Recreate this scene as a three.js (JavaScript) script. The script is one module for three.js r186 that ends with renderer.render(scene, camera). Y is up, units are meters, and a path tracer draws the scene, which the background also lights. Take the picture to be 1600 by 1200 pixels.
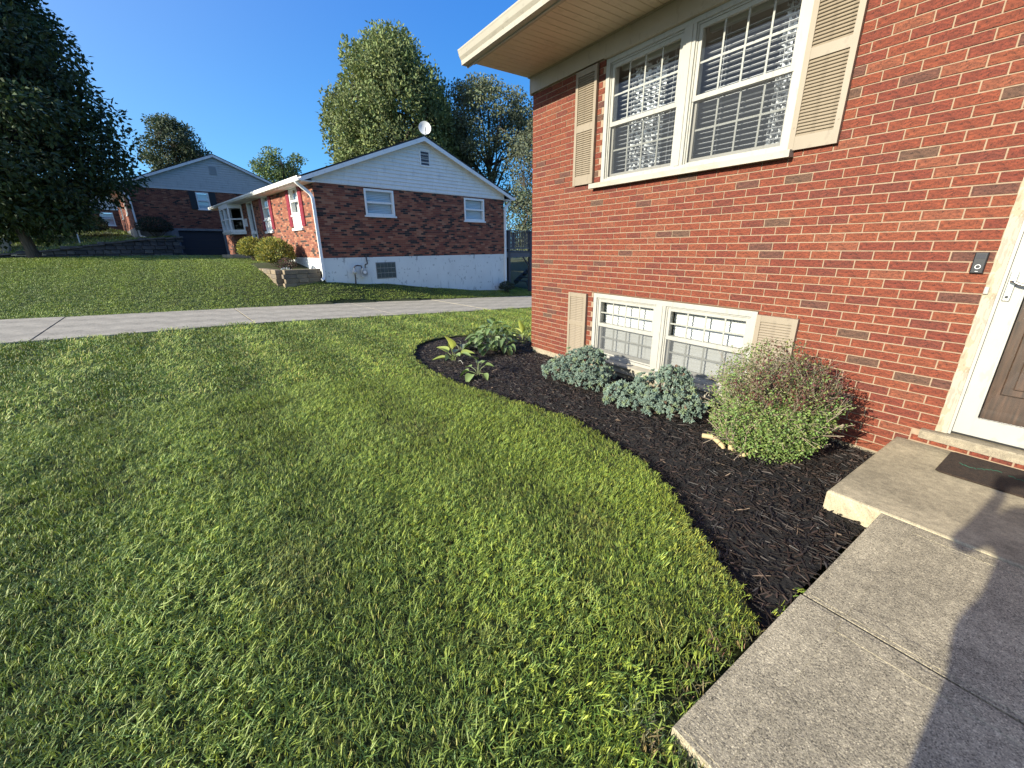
import * as THREE from 'three';
import { mergeGeometries, toCreasedNormals } from 'three/addons/utils/BufferGeometryUtils.js';
import { MarchingCubes } from 'three/addons/objects/MarchingCubes.js';

// ------------------------------------------------------------------ camera, sky, sun, exposure
const scene = new THREE.Scene();
const camera = new THREE.PerspectiveCamera(86.11, 4 / 3, 0.06, 900);
camera.position.set(5.471, 1.432, 4.151);
camera.rotation.set(-0.32258, 0.97020, -0.00797, 'YXZ');
const renderer = new THREE.WebGLRenderer({ antialias: true });
renderer.toneMapping = THREE.LinearToneMapping;
renderer.toneMappingExposure = 2.15;
renderer.shadowMap.enabled = true;

const SUN = new THREE.Vector3(0.015, 0.365, 1).normalize();
{
  const W = 512, H = 256, d = new Float32Array(W * H * 4);
  for (let j = 0; j < H; j++) {
    const el = ((j + 0.5) / H - 0.5) * Math.PI, y = Math.sin(el);
    for (let i = 0; i < W; i++) {
      const az = ((i + 0.5) / W - 0.5) * 2 * Math.PI, x = Math.cos(az) * Math.cos(el), z = Math.sin(az) * Math.cos(el);
      const c = x * SUN.x + y * SUN.y + z * SUN.z, h = Math.max(0, y), k = Math.exp(-h * 4.2), k2 = Math.exp(-h * 18);
      const glow = 0.5 * Math.pow(Math.max(0, c), 12) + 0.40 * Math.pow(Math.max(0, c * 0.5 + 0.5), 3.5);
      let r = 0.004 + 0.105 * k + 0.09 * k2 + glow * 0.95, g = 0.066 + 0.345 * k + 0.02 * k2 + glow * 0.92, b = 0.325 + 0.36 * k - 0.10 * k2 + glow * 0.80;
      if (y < 0) { const t = Math.min(1, -y * 12); r = r * (1 - t) + 0.10 * t; g = g * (1 - t) + 0.11 * t; b = b * (1 - t) + 0.09 * t; }
      const o = (j * W + i) * 4; d[o] = r; d[o + 1] = g; d[o + 2] = b; d[o + 3] = 1;
    }
  }
  const t = new THREE.DataTexture(d, W, H, THREE.RGBAFormat, THREE.FloatType);
  t.mapping = THREE.EquirectangularReflectionMapping; t.magFilter = t.minFilter = THREE.LinearFilter; t.needsUpdate = true;
  scene.background = t; scene.environment = t;
}
const sun = new THREE.DirectionalLight(new THREE.Color().setRGB(1, 0.945, 0.80), 4.6);
sun.name = 'sun';
sun.position.copy(SUN).multiplyScalar(60); sun.target.position.set(0, 0, 0); sun.castShadow = true;
sun.shadow.mapSize.set(4096, 4096); sun.shadow.radius = 1;
Object.assign(sun.shadow.camera, { left: -45, right: 25, top: 35, bottom: -25, near: 1, far: 140 });
scene.add(sun, sun.target);

// ------------------------------------------------------------------ helpers
let seed = 7;
const R = () => { seed = (seed + 0x6d2b79f5) | 0; let t = Math.imul(seed ^ (seed >>> 15), 1 | seed); t = (t + Math.imul(t ^ (t >>> 7), 61 | t)) ^ t; return ((t ^ (t >>> 14)) >>> 0) / 4294967296; };
const RR = (a, b) => a + (b - a) * R();
const pick = (a) => a[Math.floor(R() * a.length)];
const gauss = () => (R() + R() + R() + R() - 2) * 0.87;
const clamp = (x, a, b) => Math.min(b, Math.max(a, x));
const sstep = (a, b, x) => { const t = clamp((x - a) / (b - a), 0, 1); return t * t * (3 - 2 * t); };
const lerp = (a, b, t) => a + (b - a) * t;
const V = (x, y, z) => new THREE.Vector3(x, y, z);
const L = (r, g, b) => new THREE.Color().setRGB(r, g, b);
const used = new Map();
const numbered = (n) => { const k = used.get(n) ?? 0; used.set(n, k + 1); return k ? n + '_' + String(k).padStart(3, '0') : n; };
function thing(name, label, category, pos = [0, 0, 0], turn = 0, group) {
  const o = new THREE.Group(); o.name = numbered(name); o.position.set(...pos); o.rotation.y = turn;
  o.userData = { label, category }; if (group) o.userData.group = group; scene.add(o); return o;
}
function put(name, geo, mat, parent = scene) {
  const m = new THREE.Mesh(geo, mat); m.name = parent === scene ? numbered(name) : name; m.castShadow = m.receiveShadow = true; parent.add(m); return m;
}
function struct(name, geo, mat) { const m = put(name, geo, mat); m.userData.kind = 'structure'; return m; }
function sub(name, parent) { const g = new THREE.Group(); g.name = name; parent.add(g); return g; }
const box = (x0, x1, y0, y1, z0, z1) => { const g = new THREE.BoxGeometry(x1 - x0, y1 - y0, z1 - z0); uvBox(g, x1 - x0, y1 - y0, z1 - z0); g.translate((x0 + x1) / 2, (y0 + y1) / 2, (z0 + z1) / 2); return g; };
function uvBox(g, w, h, d, ou = 0, ov = 0) {
  const uv = g.attributes.uv, s = [[d, h], [d, h], [w, d], [w, d], [w, h], [w, h]];
  for (let f = 0; f < 6; f++) for (let k = 0; k < 4; k++) { const i = f * 4 + k; uv.setXY(i, uv.getX(i) * s[f][0] + ou, uv.getY(i) * s[f][1] + ov); }
}
const merge = (a) => mergeGeometries(a.map((g) => (g.index ? g.toNonIndexed() : g)));
function tint(g, c) { const n = g.attributes.position.count, a = new Float32Array(n * 3); for (let i = 0; i < n; i++) { a[i * 3] = c.r; a[i * 3 + 1] = c.g; a[i * 3 + 2] = c.b; } g.setAttribute('color', new THREE.BufferAttribute(a, 3)); return g; }
// rod between two points
function rod(a, b, r0, r1 = r0, n = 6) {
  const d = b.clone().sub(a), g = new THREE.CylinderGeometry(r1, r0, d.length(), n, 1);
  g.applyQuaternion(new THREE.Quaternion().setFromUnitVectors(V(0, 1, 0), d.clone().normalize())); g.translate((a.x + b.x) / 2, (a.y + b.y) / 2, (a.z + b.z) / 2); return g;
}
function tube(pts, r, seg = 24, n = 8) { return new THREE.TubeGeometry(new THREE.CatmullRomCurve3(pts.map((p) => V(...p)), false, 'catmullrom', 0.15), seg, r, n); }
// extrude polygon in the x-y plane between z0 and z1
function prism(pts, z0, z1, bevel = 0) {
  const s = new THREE.Shape(pts.map((p) => new THREE.Vector2(...p)));
  const g = new THREE.ExtrudeGeometry(s, { depth: z1 - z0 - 2 * bevel, bevelEnabled: bevel > 0, bevelSize: bevel, bevelThickness: bevel, bevelOffset: -bevel, bevelSegments: 2, steps: 1 });
  g.translate(0, 0, z0 + bevel); return g;
}
// value noise
const hash = (x, y, s) => { let h = Math.imul(x, 374761393) + Math.imul(y, 668265263) + Math.imul(s, 974711); h = Math.imul(h ^ (h >>> 13), 1274126177); return ((h ^ (h >>> 16)) >>> 0) / 4294967296; };
function vnoise(x, y, s = 0, per = 0) {
  const xi = Math.floor(x), yi = Math.floor(y), fx = x - xi, fy = y - yi, u = fx * fx * (3 - 2 * fx), v = fy * fy * (3 - 2 * fy);
  const w = (a) => (per ? ((a % per) + per) % per : a);
  return lerp(lerp(hash(w(xi), w(yi), s), hash(w(xi + 1), w(yi), s), u), lerp(hash(w(xi), w(yi + 1), s), hash(w(xi + 1), w(yi + 1), s), u), v);
}
const fbm = (x, y, s = 0, o = 4, per = 0) => { let a = 0.5, t = 0, n = 0; for (let i = 0; i < o; i++) { t += a * vnoise(x, y, s + i, per); n += a; a *= 0.5; x *= 2; y *= 2; per *= 2; } return t / n; };
// texture n x n covering size metres, fn(u, v in 0..1) -> [r, g, b] linear-ish multiplier or grey
function tex(n, size, fn, srgb = true) {
  const d = new Uint8Array(n * n * 4);
  for (let j = 0; j < n; j++) for (let i = 0; i < n; i++) { const c = fn((i + 0.5) / n, (j + 0.5) / n, i, j), o = (j * n + i) * 4; const a = Array.isArray(c) ? c : [c, c, c]; for (let k = 0; k < 3; k++) d[o + k] = clamp(Math.round(a[k] * 255), 0, 255); d[o + 3] = 255; }
  const t = new THREE.DataTexture(d, n, n); t.wrapS = t.wrapT = THREE.RepeatWrapping; t.magFilter = THREE.LinearFilter; t.minFilter = THREE.LinearMipmapLinearFilter; t.generateMipmaps = true;
  if (srgb) t.colorSpace = THREE.SRGBColorSpace; t.repeat.set(1 / size, 1 / size); t.needsUpdate = true; return t;
}
const mat = (c, rough = 0.7, o = {}) => new THREE.MeshStandardMaterial({ color: c, roughness: rough, ...o });

// ------------------------------------------------------------------ materials
const brickTex = tex(512, 0.6, (u, v) => { const a = fbm(u * 30, v * 75 + 2.2 * fbm(u * 16, v * 16, 17, 2), 3, 3, 0), f = hash(Math.floor(u * 512), Math.floor(v * 512), 5), p = fbm(u * 90, v * 90, 9, 2); return clamp(0.84 + 0.46 * (a - 0.5) + 0.16 * (f - 0.5) + (p > 0.72 ? 0.1 : 0) - (p < 0.27 ? 0.22 : 0), 0, 1); });
const brickBump = tex(512, 0.6, (u, v) => fbm(u * 30, v * 110, 21, 3) * 0.6 + 0.4 * fbm(u * 120, v * 120, 30, 2), false);
const paintTex = tex(256, 1.2, (u, v) => 0.93 + 0.07 * fbm(u * 6, v * 6, 44, 4, 6) - (fbm(u * 30, v * 12, 47, 3) > 0.68 ? 0.05 : 0));
const M = {};
M.mortar = mat(L(0.325, 0.235, 0.155), 0.95, { map: tex(256, 0.5, (u, v) => 0.86 + 0.14 * fbm(u * 40, v * 40, 2, 3, 40)) });
const brickTones = [[0.212, 0.047, 0.0195], [0.198, 0.042, 0.018], [0.226, 0.056, 0.023], [0.182, 0.036, 0.0175], [0.158, 0.035, 0.019], [0.228, 0.066, 0.031], [0.122, 0.060, 0.036], [0.125, 0.046, 0.029]];
const toneOf = () => { const q = R(); return q < 0.24 ? 0 : q < 0.46 ? 1 : q < 0.62 ? 2 : q < 0.78 ? 3 : q < 0.87 ? 4 : q < 0.955 ? 5 : q < 0.982 ? 6 : 7; };
M.bricks = brickTones.map((c) => mat(L(...c), 0.88, { map: brickTex, bumpMap: brickBump, bumpScale: 0.003 }));
M.brickField = mat(L(1, 1, 1), 0.88, { map: brickTex, bumpMap: brickBump, bumpScale: 0.003, vertexColors: true });
M.trim = mat(L(0.375, 0.34, 0.27), 0.45, { map: paintTex });
M.white = mat(L(0.37, 0.355, 0.31), 0.38, { map: paintTex });
M.tan = mat(L(0.26, 0.21, 0.148), 0.5, { map: paintTex });
M.tanDark = mat(L(0.36, 0.305, 0.22), 0.55, { map: paintTex });
M.soffit = mat(L(0.58, 0.45, 0.31), 0.5, { map: paintTex });
M.glass = new THREE.MeshPhysicalMaterial({ color: L(0.97, 0.985, 0.98), roughness: 0.02, transmission: 1, thickness: 0, ior: 1.5 });
M.screenDense = mat(L(0.10, 0.105, 0.11), 0.7, { transparent: true, opacity: 0.42 });
M.screen = mat(L(0.045, 0.047, 0.05), 0.7, { transparent: true, opacity: 0.27 });
M.blind = mat(L(0.52, 0.51, 0.48), 0.5);
M.blindGrey = mat(L(0.60, 0.60, 0.60), 0.5);
M.interior = mat(L(0.32, 0.29, 0.25), 0.9);
M.black = mat(L(0.012, 0.012, 0.013), 0.35);
M.steel = mat(L(0.55, 0.54, 0.50), 0.32, { metalness: 1 });
const concBase = (s, sp, tone) => tex(1024, 1.0, (u, v, i, j) => {
  const big = fbm(u * 4, v * 4, s, 4, 4), mid = fbm(u * 40, v * 40, s + 9, 3, 40), f = hash(i >> 1, j >> 1, s), f2 = hash(i >> 2, j >> 2, s + 3);
  let k = 0.70 + 0.22 * (big - 0.5) + 0.18 * (mid - 0.5) + sp * (f - 0.5) * 0.30 + sp * (f2 > 0.88 ? 0.20 : f2 < 0.16 ? -0.24 : 0);
  return [k * tone[0], k * tone[1], k * tone[2]];
});
M.walk = mat(L(0.74, 0.685, 0.53), 0.9, { map: concBase(61, 0.72, [1, 0.965, 0.90]), bumpMap: tex(512, 0.5, (u, v, i, j) => 0.6 * fbm(u * 70, v * 70, 71, 2, 70) + 0.4 * hash(i, j, 77), false), bumpScale: 0.0025 });
M.stoop = mat(L(0.70, 0.645, 0.505), 0.88, { map: concBase(81, 0.3, [1, 0.96, 0.88]), bumpMap: tex(512, 1.0, (u, v, i, j) => 0.7 * fbm(u * 50, v * 50, 91, 3, 50) + 0.3 * hash(i, j, 97), false), bumpScale: 0.0015 });
M.drive = mat(L(0.82, 0.765, 0.625), 0.9, { map: concBase(101, 0.25, [1, 0.97, 0.92]) });
M.soil = mat(L(0.065, 0.075, 0.022), 1, { map: tex(512, 1.0, (u, v) => { const a = fbm(u * 30, v * 30, 111, 4, 30); return [0.75 + 0.5 * (a - 0.5), 0.78 + 0.4 * (a - 0.5), 0.7 + 0.4 * (a - 0.5)]; }) });
M.mulch = mat(L(0.016, 0.0115, 0.0088), 0.95, { map: tex(512, 0.6, (u, v) => 0.55 + 0.9 * (fbm(u * 60, v * 60, 121, 3, 60) - 0.5)), bumpMap: tex(512, 0.6, (u, v) => fbm(u * 40, v * 40, 131, 3, 40), false), bumpScale: 0.02 });
M.foundation = mat(L(0.62, 0.56, 0.46), 0.92, { map: concBase(141, 0.4, [1, 0.97, 0.9]) });
M.shingle = mat(L(0.055, 0.05, 0.048), 0.95, { map: tex(256, 1, (u, v, i, j) => 0.7 + 0.5 * (hash(i >> 1, j >> 1, 4) - 0.5)) });
M.bark = mat(L(0.15, 0.115, 0.085), 0.95, { map: tex(256, 0.8, (u, v) => 0.45 + 0.75 * (fbm(u * 40, v * 6, 151, 4, 0))), bumpMap: tex(256, 0.8, (u, v) => fbm(u * 40, v * 6, 151, 4), false), bumpScale: 0.02 });
const leafMat = (c, tr = 0.3, rough = 0.9) => new THREE.MeshPhysicalMaterial({ color: c, roughness: rough, transmission: tr, thickness: 0, vertexColors: true, side: THREE.DoubleSide });

// ------------------------------------------------------------------ terrain
const yard = (x, z) => -0.29 + 0.014 * x + 0.055 * clamp(z, -14, 14);
const NA = 0.16877, NP = V(-10.53, 0, 1.085), nc = Math.cos(NA), ns = Math.sin(NA);   // frame of the neighbouring house: +x out of its gable, +z to the street
const toN = (x, z) => [(x - NP.x) * nc - (z - NP.z) * ns, (x - NP.x) * ns + (z - NP.z) * nc];
const fromN = (a, b) => [NP.x + a * nc + b * ns, NP.z - a * ns + b * nc];
const nearEdge = [[-2.6, 14], [-4.1, 7.6], [-4.55, 6.1], [-5.0, 4.8], [-5.36, 3.4], [-5.62, 1.0], [-5.9, -1.6], [-6.28, -4.9], [-6.9, -9.5], [-8.2, -17]];
const farEdge = [[-6.0, 14], [-7.5, 8.4], [-7.78, 7.1], [-8.22, 5.6], [-8.68, 4.0], [-9.3, 1.6], [-9.72, -0.2], [-10.25, -3.5], [-10.95, -8.3], [-12.6, -17]];
const edgeX = (e, z) => { if (z >= e[0][1]) return e[0][0] + (z - e[0][1]) * 0.2; for (let i = 1; i < e.length; i++) if (z >= e[i][1]) return lerp(e[i - 1][0], e[i][0], (e[i - 1][1] - z) / (e[i - 1][1] - e[i][1])); return e[e.length - 1][0]; };
const ctl = [];   // x', z', y
for (let z = 12; z >= -16; z -= 2.5) { const x = edgeX(farEdge, z), q = toN(x, z); ctl.push([q[0], q[1], yard(x, z) + 0.02]); const q2 = toN(x + 3, z); ctl.push([q2[0], q2[1], yard(x + 3, z)]); }
for (const p of [[0, 0, 0.37], [0, -2.2, 0.17], [0, -3.6, -0.06], [0, -5.2, -0.25], [0, -8.3, -0.56], [-1.6, 1.9, 0.6], [-3, 2.2, 0.82], [-5, 1.5, 0.98], [-6, 3, 1.04], [-9, 1, 1.04], [-13, 0.6, 1.03], [-8, 5.5, 1.10], [-8.5, 8, 1.12], [-11, 7.6, 1.14], [-12.5, 4, 1.08], [-4, 6, 0.72], [-5, 9, 0.82], [-9, 12, 1.05], [-14.5, 8, 0.95], [-15.5, 3, 0.7], [-17, 0, 0.35], [-17, 6, 0.6], [-17, 11, 0.9], [-4, -9, -0.45], [-8, -12, -0.3], [-14, -12, 0], [-18, -8, 0.2], [-24, 12, 1.4], [-25, -14, 0.5], [-6, -20, -0.9], [-20, -22, -0.4], [-8, 18, 1.0], [-20, 18, 1.4]]) ctl.push(p);
const rbf = (() => {   // thin-plate spline through the control points
  const n = ctl.length, N = n + 3, A = [], phi = (r2) => (r2 < 1e-9 ? 0 : r2 * Math.log(r2) * 0.5);
  for (let i = 0; i < N; i++) { A.push(new Float64Array(N + 1)); }
  for (let i = 0; i < n; i++) { for (let j = 0; j < n; j++) A[i][j] = phi((ctl[i][0] - ctl[j][0]) ** 2 + (ctl[i][1] - ctl[j][1]) ** 2) + (i === j ? 0.6 : 0); A[i][n] = A[n][i] = 1; A[i][n + 1] = A[n + 1][i] = ctl[i][0]; A[i][n + 2] = A[n + 2][i] = ctl[i][1]; A[i][N] = ctl[i][2]; }
  for (let c = 0; c < N; c++) { let p = c; for (let r = c + 1; r < N; r++) if (Math.abs(A[r][c]) > Math.abs(A[p][c])) p = r; [A[c], A[p]] = [A[p], A[c]]; for (let r = 0; r < N; r++) if (r !== c) { const f = A[r][c] / A[c][c]; if (f) for (let k = c; k <= N; k++) A[r][k] -= f * A[c][k]; } }
  const w = A.map((r, i) => r[N] / r[i]);
  return (a, b) => { let s = w[n] + w[n + 1] * a + w[n + 2] * b; for (let i = 0; i < n; i++) s += w[i] * phi((a - ctl[i][0]) ** 2 + (b - ctl[i][1]) ** 2); return s; };
})();
const bedEdge = [[4.99, 2.583], [4.827, 2.417], [4.638, 2.305], [4.305, 2.079], [3.857, 1.796], [3.349, 1.643], [2.784, 1.585], [2.213, 1.673], [1.741, 1.801], [1.316, 1.905], [0.88, 1.985], [0.378, 2.003], [-0.246, 1.933], [-1.0, 1.70], [-1.5, 1.42], [-1.85, 1.06], [-2.05, 0.6], [-2.05, 0.1], [-1.85, -0.5], [-1.4, -1.0], [-0.7, -1.3], [0, -1.4]];
const bedPoly = new THREE.CatmullRomCurve3(bedEdge.map((p) => V(p[0], 0, p[1])), false, 'centripetal').getSpacedPoints(120).map((p) => [p.x, p.z]).concat([[0.02, -1.4], [0.02, -0.02], [4.78, -0.02], [4.78, 1.33], [5.01, 1.33]]);
const inPoly = (x, z, P) => { let c = false; for (let i = 0, j = P.length - 1; i < P.length; j = i++) if ((P[i][1] > z) !== (P[j][1] > z) && x < ((P[j][0] - P[i][0]) * (z - P[i][1])) / (P[j][1] - P[i][1]) + P[i][0]) c = !c; return c; };
const bedDist = (x, z) => { let d = 9; for (let i = 0; i < 120; i++) { const a = bedPoly[i], b = bedPoly[i + 1], vx = b[0] - a[0], vz = b[1] - a[1], t = clamp(((x - a[0]) * vx + (z - a[1]) * vz) / (vx * vx + vz * vz), 0, 1); d = Math.min(d, Math.hypot(x - a[0] - vx * t, z - a[1] - vz * t)); } return d; };
const inBed = (x, z) => x > -2.3 && x < 5.1 && z > -1.6 && z < 2.7 && inPoly(x, z, bedPoly);
const flatFar = (x, z) => { const d = Math.max(0, Math.hypot(x + 6, z) - 26); return Math.exp(-d / 14); };
function ground(x, z) {
  let y;
  if (x > edgeX(farEdge, z) - 0.0) y = yard(clamp(x, -14, 14), z);
  else { const q = toN(x, z); y = rbf(clamp(q[0], -30, 4), clamp(q[1], -26, 20)); }
  return lerp(0.2, y, flatFar(x, z));
}
const bedTop = (x, z) => { const d = bedDist(x, z); return yard(x, z) - 0.055 + 0.075 * sstep(0, 0.5, d) + 0.02 * (fbm(x * 3, z * 3, 8, 3) - 0.5); };
{
  const axis = (lo, hi, c0, c1) => { const a = []; for (let v = c0; v <= c1 + 1e-6; v += 0.3) a.push(v); let s = 0.3, v = c0; while (v > lo) { s *= 1.25; v -= s; a.unshift(v); } s = 0.3; v = a[a.length - 1]; while (v < hi) { s *= 1.25; v += s; a.push(v); } return a; };
  const xs = axis(-420, 420, -34, 12), zs = axis(-420, 420, -16, 16), pos = [], uv = [], idx = [];
  for (const z of zs) for (const x of xs) { const nb = x > -2.9 && x < 5.8 && z > -2.3 && z < 3.4, b = nb && (inBed(x, z) || bedDist(x, z) < 0.45); pos.push(x, ground(x, z) - 0.02 - (b ? 0.16 : 0), z); uv.push(x, z); }
  const w = xs.length; for (let j = 0; j + 1 < zs.length; j++) for (let i = 0; i + 1 < w; i++) { const a = j * w + i; idx.push(a, a + w, a + 1, a + 1, a + w, a + w + 1); }
  const g = new THREE.BufferGeometry(); g.setAttribute('position', new THREE.Float32BufferAttribute(pos, 3)); g.setAttribute('uv', new THREE.Float32BufferAttribute(uv, 2)); g.setIndex(idx); g.computeVertexNormals();
  const gm = struct('ground', g, M.soil); gm.userData.label = 'lawn ground sheet under the grass';
}
// mulch bed sheet
{
  const pos = [], uv = [], idx = [], id = new Map(), st = 0.06;
  for (let j = -26; j < 46; j++) for (let i = -38; i < 86; i++) {
    const cx = (i + 0.5) * st, cz = (j + 0.5) * st; if (!(inBed(cx, cz) || (bedDist(cx, cz) < 0.05 && cx < 5.0))) continue;
    const q = [[i, j], [i, j + 1], [i + 1, j + 1], [i + 1, j]].map(([a, b]) => { const k = a + ',' + b; if (!id.has(k)) { id.set(k, pos.length / 3); const x = Math.min(a * st, 5.02), z = b * st; pos.push(x, bedTop(x, z) + 0.02 * (vnoise(x * 25, z * 25, 3) - 0.5), z); uv.push(x, z); } return id.get(k); });
    idx.push(q[0], q[1], q[2], q[0], q[2], q[3]);
  }
  const g = new THREE.BufferGeometry(); g.setAttribute('position', new THREE.Float32BufferAttribute(pos, 3)); g.setAttribute('uv', new THREE.Float32BufferAttribute(uv, 2)); g.setIndex(idx); g.computeVertexNormals();
  struct('mulch_bed', g, M.mulch);
}
// cut lawn edge round the bed: sod rim and its soil face
{
  const pos = [], uv = [], idx = [], n = 120, cl = (x, z) => [x, z];
  for (let i = 0; i <= n; i++) {
    const a = bedPoly[Math.max(0, i - 1)], b = bedPoly[Math.min(n, i + 1)], p = bedPoly[i]; let nx = -(b[1] - a[1]), nz = b[0] - a[0]; const l = Math.hypot(nx, nz); nx /= -l; nz /= -l; if (inPoly(p[0] + nx * 0.05, p[1] + nz * 0.05, bedPoly)) { nx = -nx; nz = -nz; }
    for (const [o, h] of [[-0.004, -0.17], [0.0, -0.02], [0.02, -0.01], [0.4, -0.012], [0.72, -0.014]]) { let x = p[0] + nx * o, z = p[1] + nz * o; if (z > 1.3 && z < 3.2) x = Math.min(x, 5.03); pos.push(x, yard(x, z) + h, z); uv.push(x, z); }
  }
  for (let i = 0; i < n; i++) for (let k = 0; k < 4; k++) { const a = i * 5 + k; idx.push(a, a + 1, a + 5, a + 1, a + 6, a + 5); }
  const g = new THREE.BufferGeometry(); g.setAttribute('position', new THREE.Float32BufferAttribute(pos, 3)); g.setAttribute('uv', new THREE.Float32BufferAttribute(uv, 2)); g.setIndex(idx); g.computeVertexNormals(); struct('lawn_edge', g, M.soil);
}
// driveway slabs between the joints
{
  const d = new THREE.Group(); d.name = 'driveway'; d.userData.kind = 'structure'; scene.add(d);
  const cuts = [14, 10.2, 7.02, 3.85, 0.5, -2.75, -6, -9.2, -12.4, -16.5];
  for (let i = 0; i + 1 < cuts.length; i++) {
    const za = cuts[i] - 0.012, zb = cuts[i + 1] + 0.012, n = 12, pos = [], uv = [], idx = [], jit = (i % 2 ? 0.004 : 0);
    for (let k = 0; k <= n; k++) { const z = lerp(za, zb, k / n); for (const s of [0, 0.25, 0.5, 0.75, 1]) { const sk = 0.30 * (s - 0.5), x = lerp(edgeX(nearEdge, z), edgeX(farEdge, z), s), zz = z + sk, y = yard(x, zz) + 0.022 + jit; pos.push(x, y, zz); uv.push(x, zz); } }
    for (let k = 0; k < n; k++) for (let s = 0; s < 4; s++) { const a = k * 5 + s; idx.push(a, a + 1, a + 5, a + 1, a + 6, a + 5); }
    // skirt
    const rim = []; for (let k = 0; k <= n; k++) rim.push(k * 5); for (let s = 1; s <= 4; s++) rim.push(n * 5 + s); for (let k = n - 1; k >= 0; k--) rim.push(k * 5 + 4); for (let s = 3; s >= 1; s--) rim.push(s);
    const b0 = pos.length / 3; for (const r of rim) { pos.push(pos[r * 3], pos[r * 3 + 1] - 0.1, pos[r * 3 + 2]); uv.push(pos[r * 3] + 0.1, pos[r * 3 + 2] + 0.1); }
    rim.forEach((r, k) => { const r2 = rim[(k + 1) % rim.length], c = b0 + k, c2 = b0 + ((k + 1) % rim.length); idx.push(r, c, r2, r2, c, c2); });
    let g = new THREE.BufferGeometry(); g.setAttribute('position', new THREE.Float32BufferAttribute(pos, 3)); g.setAttribute('uv', new THREE.Float32BufferAttribute(uv, 2)); g.setIndex(idx); g = toCreasedNormals(g, 0.6);
    put('slab', g, M.drive, d);
  }
}
// stoop and front walk
{
  const s = new THREE.Group(); s.name = 'stoop'; s.userData.kind = 'structure'; scene.add(s);
  const rb = (x0, x1, y0, y1, z0, z1, b = 0.012) => { const g = prism([[x0, -z1], [x1, -z1], [x1, -z0], [x0, -z0]], y0, y1, b); g.rotateX(-Math.PI / 2); const p = g.attributes.position, uv = g.attributes.uv; for (let i = 0; i < p.count; i++) uv.setXY(i, p.getX(i) + p.getY(i) * 0.7, p.getZ(i) + p.getY(i) * 0.7); return g; };
  const bend = (g) => { const p = g.attributes.position; for (let i = 0; i < p.count; i++) { const x = p.getX(i), z = p.getZ(i); p.setX(i, x + 0.012 * (vnoise(z * 7, x * 3, 6) - 0.5)); } return g; };
  put('slab', bend(rb(4.765, 6.6, -0.32, 0, 0.006, 1.325, 0.014)), M.stoop, s);
  const w = new THREE.Group(); w.name = 'walkway'; w.userData.kind = 'structure'; scene.add(w);
  put('slab', bend(rb(5.025, 6.5, -0.30, -0.004, 1.340, 2.325, 0.002)), M.walk, w);
  put('slab', bend(rb(5.02, 6.5, -0.30, -0.001, 2.339, 3.245, 0.002)), M.walk, w);
  put('slab', rb(6.512, 7.8, -0.30, -0.003, 2.30, 3.25), M.walk, w);
  put('slab', rb(7.812, 9.1, -0.30, -0.005, 2.30, 3.25), M.walk, w);
  // tooled margins: a shallow groove line is a thin raised/recessed border strip
  const strip = (x0, x1, z0, z1) => put('tooled_margin', box(x0, x1, -0.006, (z1 > 2.33 ? -0.001 : -0.004) + 0.0018, z0, z1), M.walk, w);
  strip(5.045, 5.175, 1.36, 2.305); strip(5.045, 5.175, 2.36, 3.225); strip(5.178, 6.48, 2.245, 2.305); strip(5.178, 6.48, 2.36, 2.43); strip(5.178, 6.48, 1.36, 1.42);
}

// ------------------------------------------------------------------ brick laying
const CH = 0.06773, BL = 0.2109, JT = 0.0092;
function layBricks(x0, x1, i0, i1, openings, yBase, off = 0) {   // rows i0..i1-1; openings [xa, xb, ya, yb]
  const out = [];
  for (let i = i0; i < i1; i++) {
    const ya = yBase + i * CH, yb = ya + CH, ym = (ya + yb) / 2; let runs = [[x0, x1]];
    for (const o of openings) if (ym > o[2] && ym < o[3]) runs = runs.flatMap(([a, b]) => (o[1] <= a || o[0] >= b ? [[a, b]] : [[a, o[0]], [o[1], b]].filter(([p, q]) => q - p > 0.02)));
    const s = off + (i & 1 ? BL / 2 : 0);
    for (const [a, b] of runs) for (let k = Math.floor((a - s) / BL); s + k * BL < b; k++) { const p = Math.max(a, s + k * BL), q = Math.min(b, s + (k + 1) * BL); if (q - p > 0.035) out.push([p + (p > a ? JT / 2 : 0), q - (q < b ? JT / 2 : 0), ya + JT / 2, yb - JT / 2]); }
  }
  return out;
}
function brickGeo(w, h, d, ou, ov) { const g = new THREE.BoxGeometry(w, h, d); uvBox(g, w, h, d, ou, ov); return g; }

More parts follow.
